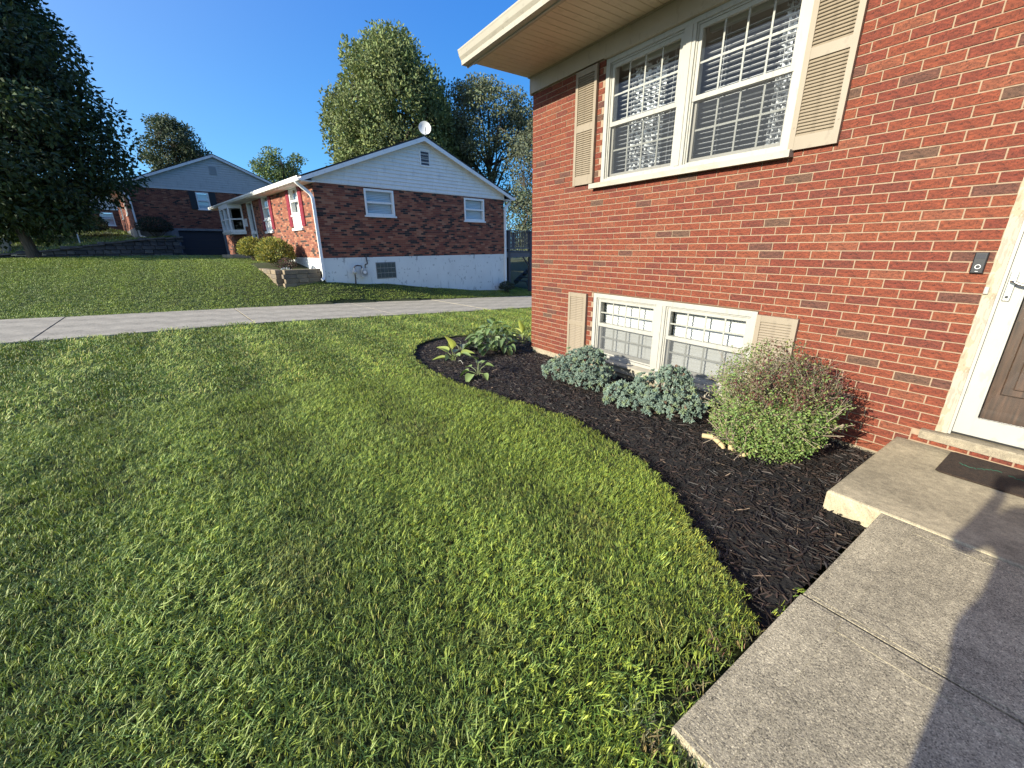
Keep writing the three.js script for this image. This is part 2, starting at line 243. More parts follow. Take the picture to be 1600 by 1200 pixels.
// ------------------------------------------------------------------ the brick house by the walk
const house = thing('brick_house', 'red brick house with tan shutters beside the mulch bed', 'house', [0, 0, 0]);
const Y0 = 1.38, OP = [[1.405, 3.572, 2.12, 3.6], [1.40, 3.572, -0.4, 0.838], [4.957, 6.05, 0.03, 2.28], [4.83, 6.2, -0.2, 0.125]];
{
  const wallRects = (x0, x1, y0, y1, ops) => { // boxes round openings
    const xs = [...new Set([x0, x1, ...ops.flatMap((o) => [o[0], o[1]])])].filter((x) => x >= x0 && x <= x1).sort((a, b) => a - b), out = [];
    for (let i = 0; i + 1 < xs.length; i++) { const m = (xs[i] + xs[i + 1]) / 2; let ys = [[y0, y1]]; for (const o of ops) if (m > o[0] && m < o[1]) ys = ys.flatMap(([a, b]) => (o[3] <= a || o[2] >= b ? [[a, b]] : [[a, Math.max(a, o[2])], [Math.min(b, o[3]), b]].filter(([p, q]) => q - p > 0.001))); for (const [a, b] of ys) out.push(box(xs[i], xs[i + 1], a, b, -0.22, 0)); }
    return merge(out);
  };
  const holes = [[1.405, 3.572, 2.14, 3.49], [1.40, 3.572, -0.16, 0.838], [4.957, 6.05, 0.10, 2.28]];
  const wall = put('wall', wallRects(0.006, 9.6, -0.185, 3.68, holes), M.mortar, house);
  put('foundation', merge([box(0.03, 1.398, -0.7, -0.186, -0.22, -0.012), box(3.574, 9.6, -0.7, -0.186, -0.22, -0.012), box(1.398, 3.574, -0.7, -0.165, -0.22, -0.02)]), M.foundation, house);
  const all = layBricks(0.010, 9.59, -23, 31, OP, Y0);
  const vis = all.map((b) => { const p = [[b[0], b[2]], [b[1], b[2]], [b[0], b[3]], [b[1], b[3]]].map(([x, y]) => V(x, y, 0).project(cameraNow())); const inside = p.every((q) => Math.abs(q.x) < 1.0 && Math.abs(q.y) < 1 && q.z < 1); return inside ? Math.abs((p[1].x - p[0].x) * (p[2].y - p[0].y) - (p[1].y - p[0].y) * (p[2].x - p[0].x)) : 0; });
  const hid = (b) => (b[0] > 0.93 && b[1] < 1.31 && b[2] > 2.18) || (b[0] > 3.59 && b[1] < 3.92 && (b[2] > 2.2 || (b[3] < 0.8 && b[2] > -0.1)));
  const order = all.map((b, i) => i).sort((a, b) => (hid(all[a]) ? 0 : vis[a]) < (hid(all[b]) ? 0 : vis[b]) ? 1 : -1);
  const top = new Set(order.slice(0, 296)), cache = new Map(), rest = [];
  all.forEach((b, i) => {
    const w = b[1] - b[0], h = b[3] - b[2], tone = toneOf(), va = Math.floor(R() * 5), z = RR(0.0035, 0.0075), rz = gauss() * 0.003, ry = gauss() * 0.006, dy = gauss() * 0.0008;
    if (top.has(i)) {
      const key = w.toFixed(3) + va; if (!cache.has(key)) cache.set(key, brickGeo(w, h, 0.04, va * 0.13, va * 0.37));
      const m = put('brick', cache.get(key), M.bricks[tone], wall); m.position.set((b[0] + b[1]) / 2, (b[2] + b[3]) / 2 + dy, z - 0.02); m.rotation.set(0, ry, rz);
    } else { const g = brickGeo(w, h, 0.04, va * 0.13, va * 0.37); g.rotateZ(rz); g.rotateY(ry); g.translate((b[0] + b[1]) / 2, (b[2] + b[3]) / 2 + dy, z - 0.02); rest.push(tint(g, L(...brickTones[tone]))); }
  });
  const f = put('brick', merge(rest), M.brickField, wall); f.userData.kind = 'stuff';
  // header bricks under the door stone
  for (let k = 0; k < 12; k++) { const m = put('header_brick', box(4.84 + k * 0.105, 4.935 + k * 0.105, 0.004, 0.047, -0.03, 0.004 + R() * 0.003), M.bricks[toneOf()], wall); }
  // gable end (left), right end and back
  const side = put('side_wall', merge([box(0.008, 0.228, -0.7, 3.68, -8.4, -0.221), box(9.38, 9.6, -0.7, 3.68, -8.4, -0.221), box(0.229, 9.379, -0.7, 3.68, -8.4, -8.18)]), M.mortar, house);
  const sb = layBricks(-8.39, -0.05, -23, 33, [], Y0).map((b) => { const g = brickGeo(b[1] - b[0], b[3] - b[2], 0.03, 0, 0); g.rotateY(-Math.PI / 2); g.translate(0.018, (b[2] + b[3]) / 2, (b[0] + b[1]) / 2); return tint(g, L(...brickTones[toneOf()])); });
  const sbm = put('brick', merge(sb), M.brickField, side); sbm.userData.kind = 'stuff';
  put('floor_slab', box(0.229, 9.37, 1.02, 1.18, -8.17, -0.222), M.interior, house);
  put('ceiling', box(0.229, 9.37, 3.60, 3.66, -8.17, -0.222), M.interior, house);
  put('partition', merge([box(0.229, 4.5, 1.19, 3.59, -3.6, -3.5), box(4.5, 4.6, -0.7, 3.59, -8.1, -0.23), box(0.229, 4.49, -0.7, 1.01, -2.6, -2.5)]), M.interior, house);
}
function cameraNow() { camera.updateMatrixWorld(true); camera.updateProjectionMatrix(); return camera; }
// eaves
{
  put('frieze_board', merge([box(-0.015, 9.6, 3.485, 3.675, 0.008, 0.042), box(-0.02, 0.006, 3.47, 3.675, -8.4, 0.045)]), M.tanDark, house);
  const sof = put('soffit', box(-0.03, 9.6, 3.694, 3.71, 0.0, 0.95), M.tanDark, house);
  for (let k = 0; k < 66; k++) { const x = -0.028 + k * 0.1016; put('soffit_panel', prism([[x + 0.003, 3.678], [x + 0.094, 3.678], [x + 0.0985, 3.688], [x + 0.0985, 3.693], [x, 3.693], [x, 3.681]], 0.043, 0.925), M.soffit, sof); }
  put('soffit_channel', merge([box(-0.03, 9.6, 3.668, 3.693, 0.926, 0.962), box(-0.03, 9.6, 3.67, 3.6765, 0.0425, 0.075)]), M.tanDark, house);
  put('fascia', box(-0.14, 9.6, 3.655, 3.86, 0.963, 0.985), M.trim, house);
  // K-style gutter, profile in (z, y)
  const prof = [[0.986, 3.675], [1.055, 3.675], [1.06, 3.72], [1.085, 3.755], [1.098, 3.80], [1.098, 3.825], [1.112, 3.825], [1.112, 3.812], [1.106, 3.798], [1.092, 3.748], [1.068, 3.715], [1.063, 3.667], [0.986, 3.667]];
  const gu = prism(prof.map(([z, y]) => [-z, y]), -0.13, 9.7); gu.rotateY(Math.PI / 2); put('gutter', gu, M.trim, house);
  const cap = prism([[-0.986, 3.667], [-1.063, 3.667], [-1.068, 3.715], [-1.092, 3.748], [-1.112, 3.812], [-1.112, 3.828], [-0.986, 3.828]], -0.136, -0.131); cap.rotateY(Math.PI / 2); put('gutter_end_cap', cap, M.trim, house);
  // rake board and roof
  const sl = 0.33, zr = -4.2, yr = 3.86 + (0.985 - zr) * sl;
  const rake = prism([[-0.98, 3.70], [4.2, yr - 0.16], [9.4, 3.70], [9.4, 3.86], [4.2, yr], [-0.98, 3.86]].map(([z, y]) => [z, y]), -0.14, -0.115); rake.rotateY(Math.PI / 2); put('rake_board', rake, M.trim, house);
  const gab = prism([[0.2, 3.68], [8.4, 3.68], [4.2, yr - 0.25]], 0.01, 0.06); gab.rotateY(Math.PI / 2); put('gable', gab, M.trim, house);
  const roof = prism([[-1.03, 3.845], [4.2, yr], [9.43, 3.845], [9.43, 3.875], [4.2, yr + 0.035], [-1.03, 3.875]], -0.145, 9.7); roof.rotateY(Math.PI / 2); put('roof', roof, M.shingle, house);
}
// louvred shutters
function shutter(x0, x1, y0, y1, rails, standoff = 0.012) {
  const g = sub('shutter', house), st = 0.042, z0 = standoff, z1 = standoff + 0.034;
  put('shutter_frame', merge([box(x0, x0 + st, y0, y1, z0, z1), box(x1 - st, x1, y0, y1, z0, z1), box(x0 + st, x1 - st, y1 - 0.06, y1, z0, z1 - 0.002), box(x0 + st, x1 - st, y0, y0 + rails[0], z0, z1 - 0.002), box(x0 + st, x1 - st, rails[1], rails[1] + rails[2], z0, z1 - 0.002)]), M.tan, g);
  put('shutter_back', box(x0 + st, x1 - st, y0 + rails[0], y1 - 0.06, z0, z0 + 0.008), M.tan, g);
  put('screw', merge([box(x0 + 0.015, x0 + 0.025, y0 + 0.16, y0 + 0.17, z1, z1 + 0.003), box(x1 - 0.025, x1 - 0.015, y0 + 0.16, y0 + 0.17, z1, z1 + 0.003)]), M.tan, g);
  const w = x1 - x0 - 2 * st, geo = new THREE.BoxGeometry(w, 0.034, 0.006); uvBox(geo, w, 0.034, 0.006); geo.rotateX(-0.62);
  const run = (a, b) => { const n = Math.round((b - a) / 0.0245); for (let k = 0; k < n; k++) { const m = put('louver', geo, M.tan, g); m.position.set((x0 + x1) / 2, a + (k + 0.5) * (b - a) / n, z0 + 0.019); } };
  run(y0 + rails[0], rails[1]); run(rails[1] + rails[2], y1 - 0.06);
}
shutter(0.945, 1.305, 2.190, 3.465, [0.10, 2.80, 0.075]);
shutter(3.582, 3.932, 2.172, 3.465, [0.10, 2.80, 0.075]);
shutter(0.943, 1.303, -0.105, 0.805, [0.08, 0.345, 0.06]);
shutter(3.580, 3.930, -0.105, 0.805, [0.08, 0.345, 0.06]);
// double windows with two hung sashes each
function doubleWindow(x0, x1, y0, y1, meet, lowerScreen) {
  const g = sub('window', house), zc = -0.05, fr = 0.055, mid = (x0 + x1) / 2 + 0.0;
  put('window_frame', merge([box(x0, x0 + fr, y0, y1, -0.15, 0.008), box(x1 - fr, x1, y0, y1, -0.15, 0.008), box(x0 + fr, x1 - fr, y1 - fr, y1, -0.15, 0.006), box(x0 + fr, x1 - fr, y0, y0 + 0.035, -0.15, 0.006), box(mid - 0.065, mid + 0.065, y0 + 0.035, y1 - fr, -0.15, 0.004), box(mid - 0.028, mid + 0.028, y0 + 0.035, y1 - fr, 0.004, 0.012)]), M.white, g);
  put('window_stop', merge([[x0 + fr, mid - 0.065], [mid + 0.065, x1 - fr]].flatMap(([a, b]) => [box(a, a + 0.016, y0 + 0.036, y1 - fr - 0.001, -0.14, -0.012), box(b - 0.016, b, y0 + 0.036, y1 - fr - 0.001, -0.14, -0.012), box(a + 0.017, b - 0.017, y1 - fr - 0.017, y1 - fr - 0.001, -0.14, -0.012)])), M.white, g);
  for (const [a, b] of [[x0 + fr + 0.017, mid - 0.082], [mid + 0.082, x1 - fr - 0.017]]) {
    for (const up of [1, 0]) {
      const ya = up ? meet - 0.022 : y0 + 0.036, yb = up ? y1 - fr - 0.018 : meet + 0.02, z = up ? -0.036 : -0.075, st = 0.036, rb = up ? 0.044 : 0.05, rt = up ? 0.036 : 0.034;
      put('sash', merge([box(a, a + st, ya, yb, z - 0.016, z + 0.014), box(b - st, b, ya, yb, z - 0.016, z + 0.014), box(a + st, b - st, ya, ya + rb, z - 0.016, z + 0.0155), box(a + st, b - st, yb - rt, yb, z - 0.016, z + 0.012)]), M.white, g);
      const gx0 = a + st, gx1 = b - st, gy0 = ya + rb, gy1 = yb - rt;
      for (let k = 1; k < 4; k++) put('muntin', box(lerp(gx0, gx1, k / 4) - 0.0085, lerp(gx0, gx1, k / 4) + 0.0085, gy0, gy1, z - 0.007, z + 0.0005), M.white, g);
      put('muntin', box(gx0, gx1, (gy0 + gy1) / 2 - 0.0085, (gy0 + gy1) / 2 + 0.0085, z - 0.008, z - 0.0005), M.white, g);
      for (let r = 0; r < 2; r++) for (let k = 0; k < 4; k++) {
        const pa = lerp(gx0, gx1, k / 4) + 0.0005, pb = lerp(gx0, gx1, (k + 1) / 4) - 0.0005, pg = new THREE.PlaneGeometry(pb - pa, (gy1 - gy0) / 2 - 0.001);
        const m = put('pane', pg, M.glass, g); m.position.set((pa + pb) / 2, lerp(gy0, gy1, r / 2) + (gy1 - gy0) / 4, z + 0.003 + 0.0006 * R()); m.rotation.set(gauss() * 0.0015, gauss() * 0.0015, 0);
      }
    }
    const sg = new THREE.PlaneGeometry(b - a - 0.03, meet - y0 - 0.07); const s = put('insect_screen', sg, lowerScreen ?? M.screen, g); s.position.set((a + b) / 2, (meet + y0) / 2 + 0.012, -0.030);
    put('screen_frame', merge([box(a - 0.003, a + 0.014, y0 + 0.037, meet - 0.026, -0.036, -0.026), box(b - 0.014, b + 0.003, y0 + 0.037, meet - 0.026, -0.036, -0.026), box(a + 0.014, b - 0.014, y0 + 0.037, y0 + 0.052, -0.036, -0.026)]), M.white, g);
  }
  return g;
}
const wu = doubleWindow(1.415, 3.568, 2.186, 3.478, 2.80);
{ const s = prism([[-0.07, 2.13], [0.09, 2.122], [0.09, 2.176], [0.0, 2.184], [-0.07, 2.186]].map(([z, y]) => [-z, y]), 1.292, 3.622); s.rotateY(Math.PI / 2); put('window_sill', s, M.trim, wu);
  put('head_trim', box(1.41, 3.57, 3.47, 3.484, 0.0, 0.05), M.tanDark, wu); }
const wl = doubleWindow(1.412, 3.566, -0.02, 0.826, 0.412, M.screenDense);
{ const s = prism([[-0.06, -0.06], [0.085, -0.062], [0.085, -0.04], [0.0, -0.024], [-0.06, -0.022]].map(([z, y]) => [-z, y]), 1.402, 3.57); s.rotateY(Math.PI / 2); put('window_sill', s, M.trim, wl);
  put('apron_board', merge([box(1.405, 3.568, -0.162, -0.064, -0.15, 0.03)]), M.trim, wl);
  put('steel_lintel', box(1.36, 3.62, 0.829, 0.837, -0.1, 0.003), mat(L(0.12, 0.06, 0.03), 0.9), wl); }
// horizontal blinds inside each window half
function blind(x0, x1, y0, y1, z, pitch, tilt, mt, label, group) {
  const t = thing('window_blind', label, 'blind', [0, y0, 0], 0, group), n = Math.floor((y1 - y0 - 0.05) / pitch), geo = new THREE.BoxGeometry(x1 - x0, 0.0028, 0.05); geo.rotateX(tilt);
  put('head_rail', box(x0, x1, y1 - y0 - 0.04, y1 - y0, z - 0.025, z + 0.025), mt, t);
  for (let k = 0; k < n; k++) { const m = put('slat', geo, mt, t); m.position.set((x0 + x1) / 2, 0.012 + k * pitch, z); m.rotation.set(gauss() * 0.03, 0, gauss() * 0.0015); }
  for (const u of [0.2, 0.8]) { const x = lerp(x0, x1, u); put('cord', merge([box(x - 0.001, x + 0.001, 0, y1 - y0, z + 0.027, z + 0.029), box(x - 0.001, x + 0.001, 0, y1 - y0, z - 0.029, z - 0.027)]), mt, t); }
}
blind(1.49, 2.40, 2.23, 3.42, -0.20, 0.046, 0.06, M.blindGrey, 'open slat blind in the upper window half near the house corner');
blind(2.58, 3.50, 2.23, 3.42, -0.20, 0.046, 0.06, M.blindGrey, 'open slat blind in the upper window half near the wide shutter');
blind(1.49, 2.40, 0.00, 0.77, -0.155, 0.040, 1.25, M.blind, 'closed white blind in the lower window half near the house corner');
blind(2.58, 3.50, 0.00, 0.77, -0.155, 0.040, 1.25, M.blind, 'closed white blind in the lower window half near the bare twiggy shrub');
// lace curtains behind the upper blinds
{
  const lace = tex(256, 1, (u, v) => { const a = fbm(u * 16, v * 26, 201, 3, 0), b = Math.sin(v * 150) * 0.12; return a + b > 0.52 ? 1 : 0.10; }, false); lace.repeat.set(1.6, 1.2);
  const lm = mat(L(0.86, 0.87, 0.88), 0.9, { alphaMap: lace, transparent: true, side: THREE.DoubleSide });
  const cur = (x0, x1, label) => { const w = x1 - x0, g = new THREE.PlaneGeometry(w, 1.18, 48, 4), p = g.attributes.position; for (let i = 0; i < p.count; i++) p.setZ(i, 0.022 * Math.sin((p.getX(i) / w) * 34) + 0.01 * Math.sin(p.getX(i) * 61)); g.translate((x0 + x1) / 2, 0.59, -0.30); g.computeVertexNormals(); const m = put('lace_curtain', g, lm); m.position.y = 2.22; m.userData = { label, category: 'curtain' }; };
  cur(1.60, 2.02, 'white lace curtain behind the upper blind near the house corner'); cur(3.22, 3.50, 'white lace curtain behind the upper blind beside the wide shutter');
}
// front door
{
  put('door_casing', merge([box(4.958, 5.018, 0.122, 2.27, -0.12, 0.02), box(5.99, 6.05, 0.122, 2.27, -0.12, 0.02), box(5.018, 5.99, 2.21, 2.27, -0.12, 0.02)]), mat(L(0.40, 0.335, 0.25), 0.7, { map: tex(256, 0.5, (u, v) => { const a = fbm(u * 40, v * 8, 211, 3), b = fbm(u * 10, v * 6, 214, 4); return [1, 1, 1].map((q, i) => clamp(0.95 - (a > 0.62 ? 0.1 : 0) - (b > 0.60 ? [0.05, 0.07, 0.12][i] : 0), 0, 1)); }) }), house);
  put('door_frame', merge([box(5.018, 5.034, 0.122, 2.21, -0.12, 0.006), box(5.974, 5.99, 0.122, 2.21, -0.12, 0.006), box(5.034, 5.974, 2.19, 2.21, -0.12, 0.006)]), M.white, house);
  const sill = prism([[-0.15, 0.05], [0.055, 0.05], [0.055, 0.105], [0.045, 0.113], [-0.15, 0.122]].map(([z, y]) => [-z, y]), 4.885, 6.13); sill.rotateY(Math.PI / 2); put('door_sill', sill, mat(L(0.52, 0.46, 0.37), 0.85, { map: concBase(221, 0.3, [1, 0.97, 0.9]) }), house);
  const sd = sub('storm_door', house);
  put('door_stile', merge([box(5.036, 5.118, 0.142, 2.185, -0.045, -0.008), box(5.89, 5.972, 0.142, 2.185, -0.045, -0.008), box(5.118, 5.89, 0.142, 0.262, -0.045, -0.009), box(5.118, 5.89, 2.09, 2.185, -0.045, -0.009)]), M.white, sd);
  put('door_sweep', box(5.036, 5.972, 0.126, 0.1415, -0.042, -0.02), M.black, sd);
  put('glazing_bead', merge([box(5.118, 5.13, 0.262, 2.09, -0.04, -0.012), box(5.13, 5.89, 0.262, 0.272, -0.04, -0.012)]), M.white, sd);
  const pg = new THREE.PlaneGeometry(0.76, 1.818); const pane = put('pane', pg, M.glass, sd); pane.position.set(5.51, 1.181, -0.026);
  put('handle_plate', prism([[-0.016, -0.092], [0.016, -0.092], [0.018, -0.08], [0.018, 0.08], [0.016, 0.092], [-0.016, 0.092], [-0.018, 0.08], [-0.018, -0.08]], 0, 0.012, 0.004).translate(5.062, 1.165, -0.008), M.steel, sd);
  put('handle', tube([[5.062, 1.20, 0.0], [5.062, 1.20, 0.035], [5.075, 1.198, 0.048], [5.10, 1.185, 0.05], [5.14, 1.176, 0.047], [5.175, 1.178, 0.045]], 0.0085, 30, 8), M.steel, sd);
  put('keyhole', new THREE.CylinderGeometry(0.008, 0.008, 0.006, 12).rotateX(Math.PI / 2).translate(5.062, 1.10, 0.006), M.black, sd);
  const wood = mat(L(0.15, 0.075, 0.042), 0.45, { map: tex(512, 0.8, (u, v) => 0.62 + 0.5 * (fbm(u * 60, v * 5, 231, 4) - 0.5) + 0.2 * (fbm(u * 9, v * 3, 235, 3) - 0.5)) });
  const dd = sub('door', house);
  put('door_slab', box(5.036, 5.972, 0.14, 2.18, -0.155, -0.125), wood, dd);
  for (const [a, b, c, e] of [[5.18, 5.46, 0.44, 1.12], [5.55, 5.83, 0.44, 1.12], [5.18, 5.46, 1.25, 2.0], [5.55, 5.83, 1.25, 2.0]]) put('door_panel', merge([prism([[a, c], [b, c], [b, e], [a, e]], -0.126, -0.108, 0.007), prism([[a + 0.05, c + 0.05], [b - 0.05, c + 0.05], [b - 0.05, e - 0.05], [a + 0.05, e - 0.05]], -0.109, -0.096, 0.006)]), wood, dd);
  const bell = sub('doorbell', house);
  put('doorbell_body', prism([[4.863, 1.240], [4.926, 1.240], [4.926, 1.374], [4.863, 1.374]], 0.008, 0.033, 0.006), M.black, bell);
  put('camera_lens', box(4.874, 4.915, 1.335, 1.362, 0.033, 0.0345), mat(L(0.05, 0.05, 0.055), 0.1), bell);
  put('bell_button', new THREE.TorusGeometry(0.0125, 0.002, 8, 28).translate(4.8945, 1.283, 0.034), mat(L(0.7, 0.7, 0.68), 0.3), bell);
  put('maker_mark', merge([0, 1, 2, 3].map((k) => box(4.888 + k * 0.0038, 4.8905 + k * 0.0038, 1.2515, 1.2555, 0.0325, 0.0337))), mat(L(0.6, 0.6, 0.58), 0.4), bell);
  put('door_sensor', prism([[4.957, 1.112], [4.98, 1.112], [4.98, 1.158], [4.957, 1.158]], 0.021, 0.037, 0.005), M.white, house);
}
// door mat
{
  const mt = thing('door_mat', 'dark brown door mat with green print on the stoop', 'door mat', [5.075, 0.002, 0.05]);
  const base = prism([[0.02, 0], [0.88, 0], [0.9, 0.02], [0.9, 0.425], [0.88, 0.445], [0.02, 0.445], [0, 0.425], [0, 0.02]].map(([x, z]) => [x, -z]), 0, 0.012, 0.003); base.rotateX(-Math.PI / 2);
  put('mat_body', base, mat(L(0.13, 0.075, 0.042), 1, { map: tex(256, 0.3, (u, v, i, j) => 0.6 + 0.7 * (hash(i, j, 9) - 0.5) + 0.3 * (fbm(u * 20, v * 20, 5, 3) - 0.5)), bumpMap: tex(256, 0.1, (u, v, i, j) => hash(i, j, 12), false), bumpScale: 0.004 }), mt);
  const gm = mat(L(0.02, 0.13, 0.075), 1), leaf = []; 
  for (let k = 0; k < 26; k++) { const x = 0.08 + k * 0.017, z = 0.20 + 0.03 * Math.sin(k * 0.5) - 0.0025 * k, a = (k % 2 ? 0.7 : -0.7) + 0.5 * gauss(); if (R() < 0.25) continue; const g = new THREE.BoxGeometry(0.022, 0.0015, 0.0035); g.rotateY(a); g.translate(x, 0.0128, z); leaf.push(g); }
  put('printed_sprig', merge(leaf), gm, mt);
}

// ------------------------------------------------------------------ houses across the driveway (frame: +x out of the gable, +z to the street)
const nPos = (a, y, b) => { const q = fromN(a, b); return [q[0], y, q[1]]; };
const nTones = [[0.225, 0.074, 0.042], [0.18, 0.055, 0.034], [0.29, 0.112, 0.062], [0.032, 0.022, 0.020], [0.125, 0.043, 0.030], [0.32, 0.15, 0.088]];
const nTone = (dark) => { const q = R(); return q < dark ? 3 : q < dark + 0.22 ? 0 : q < dark + 0.42 ? 2 : q < dark + 0.58 ? 1 : q < dark + 0.68 ? 4 : q < 0.94 ? 0 : 5; };
M.nMortar = mat(L(0.23, 0.16, 0.115), 0.95);
M.nBrick = mat(L(1, 1, 1), 0.9, { vertexColors: true });
M.siding = mat(L(0.80, 0.775, 0.71), 0.5, { map: paintTex });
M.sidingGrey = mat(L(0.50, 0.50, 0.47), 0.55, { map: paintTex });
M.nGlass = new THREE.MeshPhysicalMaterial({ color: L(0.95, 0.97, 0.98), roughness: 0.03, transmission: 1, thickness: 0, ior: 1.5 });
M.nWhite = mat(L(0.80, 0.80, 0.77), 0.45, { map: paintTex });
M.burgundy = mat(L(0.20, 0.018, 0.032), 0.5);
M.darkShut = mat(L(0.018, 0.018, 0.022), 0.6);
M.whitewash = mat(L(0.78, 0.77, 0.73), 0.85, { map: tex(512, 3, (u, v, i, j) => { const st = fbm(u * 46, v * 9, 301, 4), sp = fbm(u * 24, v * 24, 305, 4); let k = 0.97 - 0.06 * fbm(u * 6, v * 6, 307, 4, 6); if (st > 0.70) k -= 0.10; if (sp > 0.74) k -= 0.16; return [k * 0.98, k, k]; }) });
// brick panel on the plane z=0 of a turned frame; 'face' is [ox, oz, dirx, dirz] in the house frame
function brickWall(parent, w, y0, y1, ops, dark, turn, ox, oz) {
  const g = sub('wall', parent); g.position.set(ox, 0, oz); g.rotation.y = turn;
  const rects = []; const xs = [...new Set([0, w, ...ops.flatMap((o) => [o[0], o[1]])])].sort((a, b) => a - b);
  for (let i = 0; i + 1 < xs.length; i++) { const m = (xs[i] + xs[i + 1]) / 2; let ys = [[y0, y1]]; for (const o of ops) if (m > o[0] && m < o[1]) ys = ys.flatMap(([a, b]) => [[a, Math.max(a, o[2])], [Math.min(b, o[3]), b]].filter(([p, q]) => q - p > 0.001)); for (const [a, b] of ys) rects.push(box(xs[i], xs[i + 1], a, b, -0.2, 0)); }
  put('mortar_bed', merge(rects), M.nMortar, g);
  const bs = layBricks(0.0, w, 0, Math.round((y1 - y0) / CH), ops, y0).map((b) => { const q = new THREE.BoxGeometry(b[1] - b[0], b[3] - b[2], 0.02); q.translate((b[0] + b[1]) / 2, (b[2] + b[3]) / 2, -0.004 + 0.003 * R()); return tint(q, L(...nTones[nTone(dark)])); });
  const f = put('brick', merge(bs), M.nBrick, g); f.userData.kind = 'stuff';
  return g;
}
function gableSiding(parent, zf, zb, yb, slope, m, x, pitch = 0.128, kick = 0.21) {   // clapboards, each a bevelled board, at plane x
  const g = sub('gable', parent), zm = (zf + zb) / 2, yt = yb + kick + (zf - zm) * slope, up = (y) => Math.max(0, y - yb - kick) / slope;
  for (let y = yb; y < yt - 0.03; y += pitch) {
    const h = Math.min(pitch * 1.04, yt - y), a = zf - up(y), b = zb + up(y), a2 = Math.max(zm + 0.005, zf - up(y + h)), b2 = Math.min(zm - 0.005, zb + up(y + h));
    const P = [[x, y, a], [x + 0.036, y, a], [x + 0.006, y + h, a2], [x, y + h, a2], [x, y, b], [x + 0.036, y, b], [x + 0.006, y + h, b2], [x, y + h, b2]], F = [[1, 5, 6], [1, 6, 2], [0, 4, 5], [0, 5, 1], [0, 1, 2], [0, 2, 3], [4, 6, 5], [4, 7, 6], [0, 3, 7], [0, 7, 4], [3, 2, 6], [3, 6, 7]];
    const q = new THREE.BufferGeometry(), pos = [], uv = []; for (const f of F) for (const k of f) { pos.push(...P[k]); uv.push(P[k][2], P[k][1] + P[k][0]); }
    q.setAttribute('position', new THREE.Float32BufferAttribute(pos, 3)); q.setAttribute('uv', new THREE.Float32BufferAttribute(uv, 2)); q.computeVertexNormals(); put('siding_board', q, m, g);
  }
  put('gable_backing', prism([[-zf, yb], [-zb, yb], [-zb, yb + kick], [-zm, yt], [-zf, yb + kick]], x - 0.06, x - 0.004).rotateY(Math.PI / 2), m, g);
  return g;
}
function hungWindow(parent, w, h, m = M.nWhite, back = M.blindGrey) {   // base centre at the group origin, facing +z
  const g = sub('window', parent), f = 0.07;
  put('window_frame', merge([box(-w / 2, -w / 2 + f, 0, h, -0.12, 0.03), box(w / 2 - f, w / 2, 0, h, -0.12, 0.03), box(-w / 2 + f, w / 2 - f, h - f, h, -0.12, 0.028), box(-w / 2 + f, w / 2 - f, 0, f, -0.12, 0.028), box(-w / 2 + f, w / 2 - f, h * 0.5 - 0.03, h * 0.5 + 0.03, -0.1, 0.015)]), m, g);
  for (const [a, b, z] of [[f, h * 0.5 - 0.03, -0.05], [h * 0.5 + 0.03, h - f, -0.02]]) { const p = put('pane', new THREE.PlaneGeometry(w - 2 * f, b - a), M.nGlass, g); p.position.set(0, (a + b) / 2, z); }
  if (back) { const n = Math.floor((h - 0.12) / 0.055); for (let k = 0; k < n; k++) { const s = put('blind_slat', blindGeo(w - 2 * f), back, g); s.position.set(0, 0.08 + k * 0.055, -0.14); } }
  put('window_sill', box(-w / 2 - 0.05, w / 2 + 0.05, -0.06, -0.002, -0.08, 0.06), m, g);
  return g;
}
const bgCache = new Map(); function blindGeo(w) { const k = w.toFixed(3); if (!bgCache.has(k)) { const g = new THREE.BoxGeometry(w, 0.052, 0.004); g.rotateX(-0.35); bgCache.set(k, g); } return bgCache.get(k); }
function downspout(parent, pts, m = M.nWhite) { const c = new THREE.CatmullRomCurve3(pts.map((p) => V(...p)), false, 'catmullrom', 0.12); const s = new THREE.Shape([[-0.035, -0.045], [0.035, -0.045], [0.035, 0.045], [-0.035, 0.045]].map((p) => new THREE.Vector2(...p))); return put('downspout', new THREE.ExtrudeGeometry(s, { steps: 60, extrudePath: c }), m, parent); }
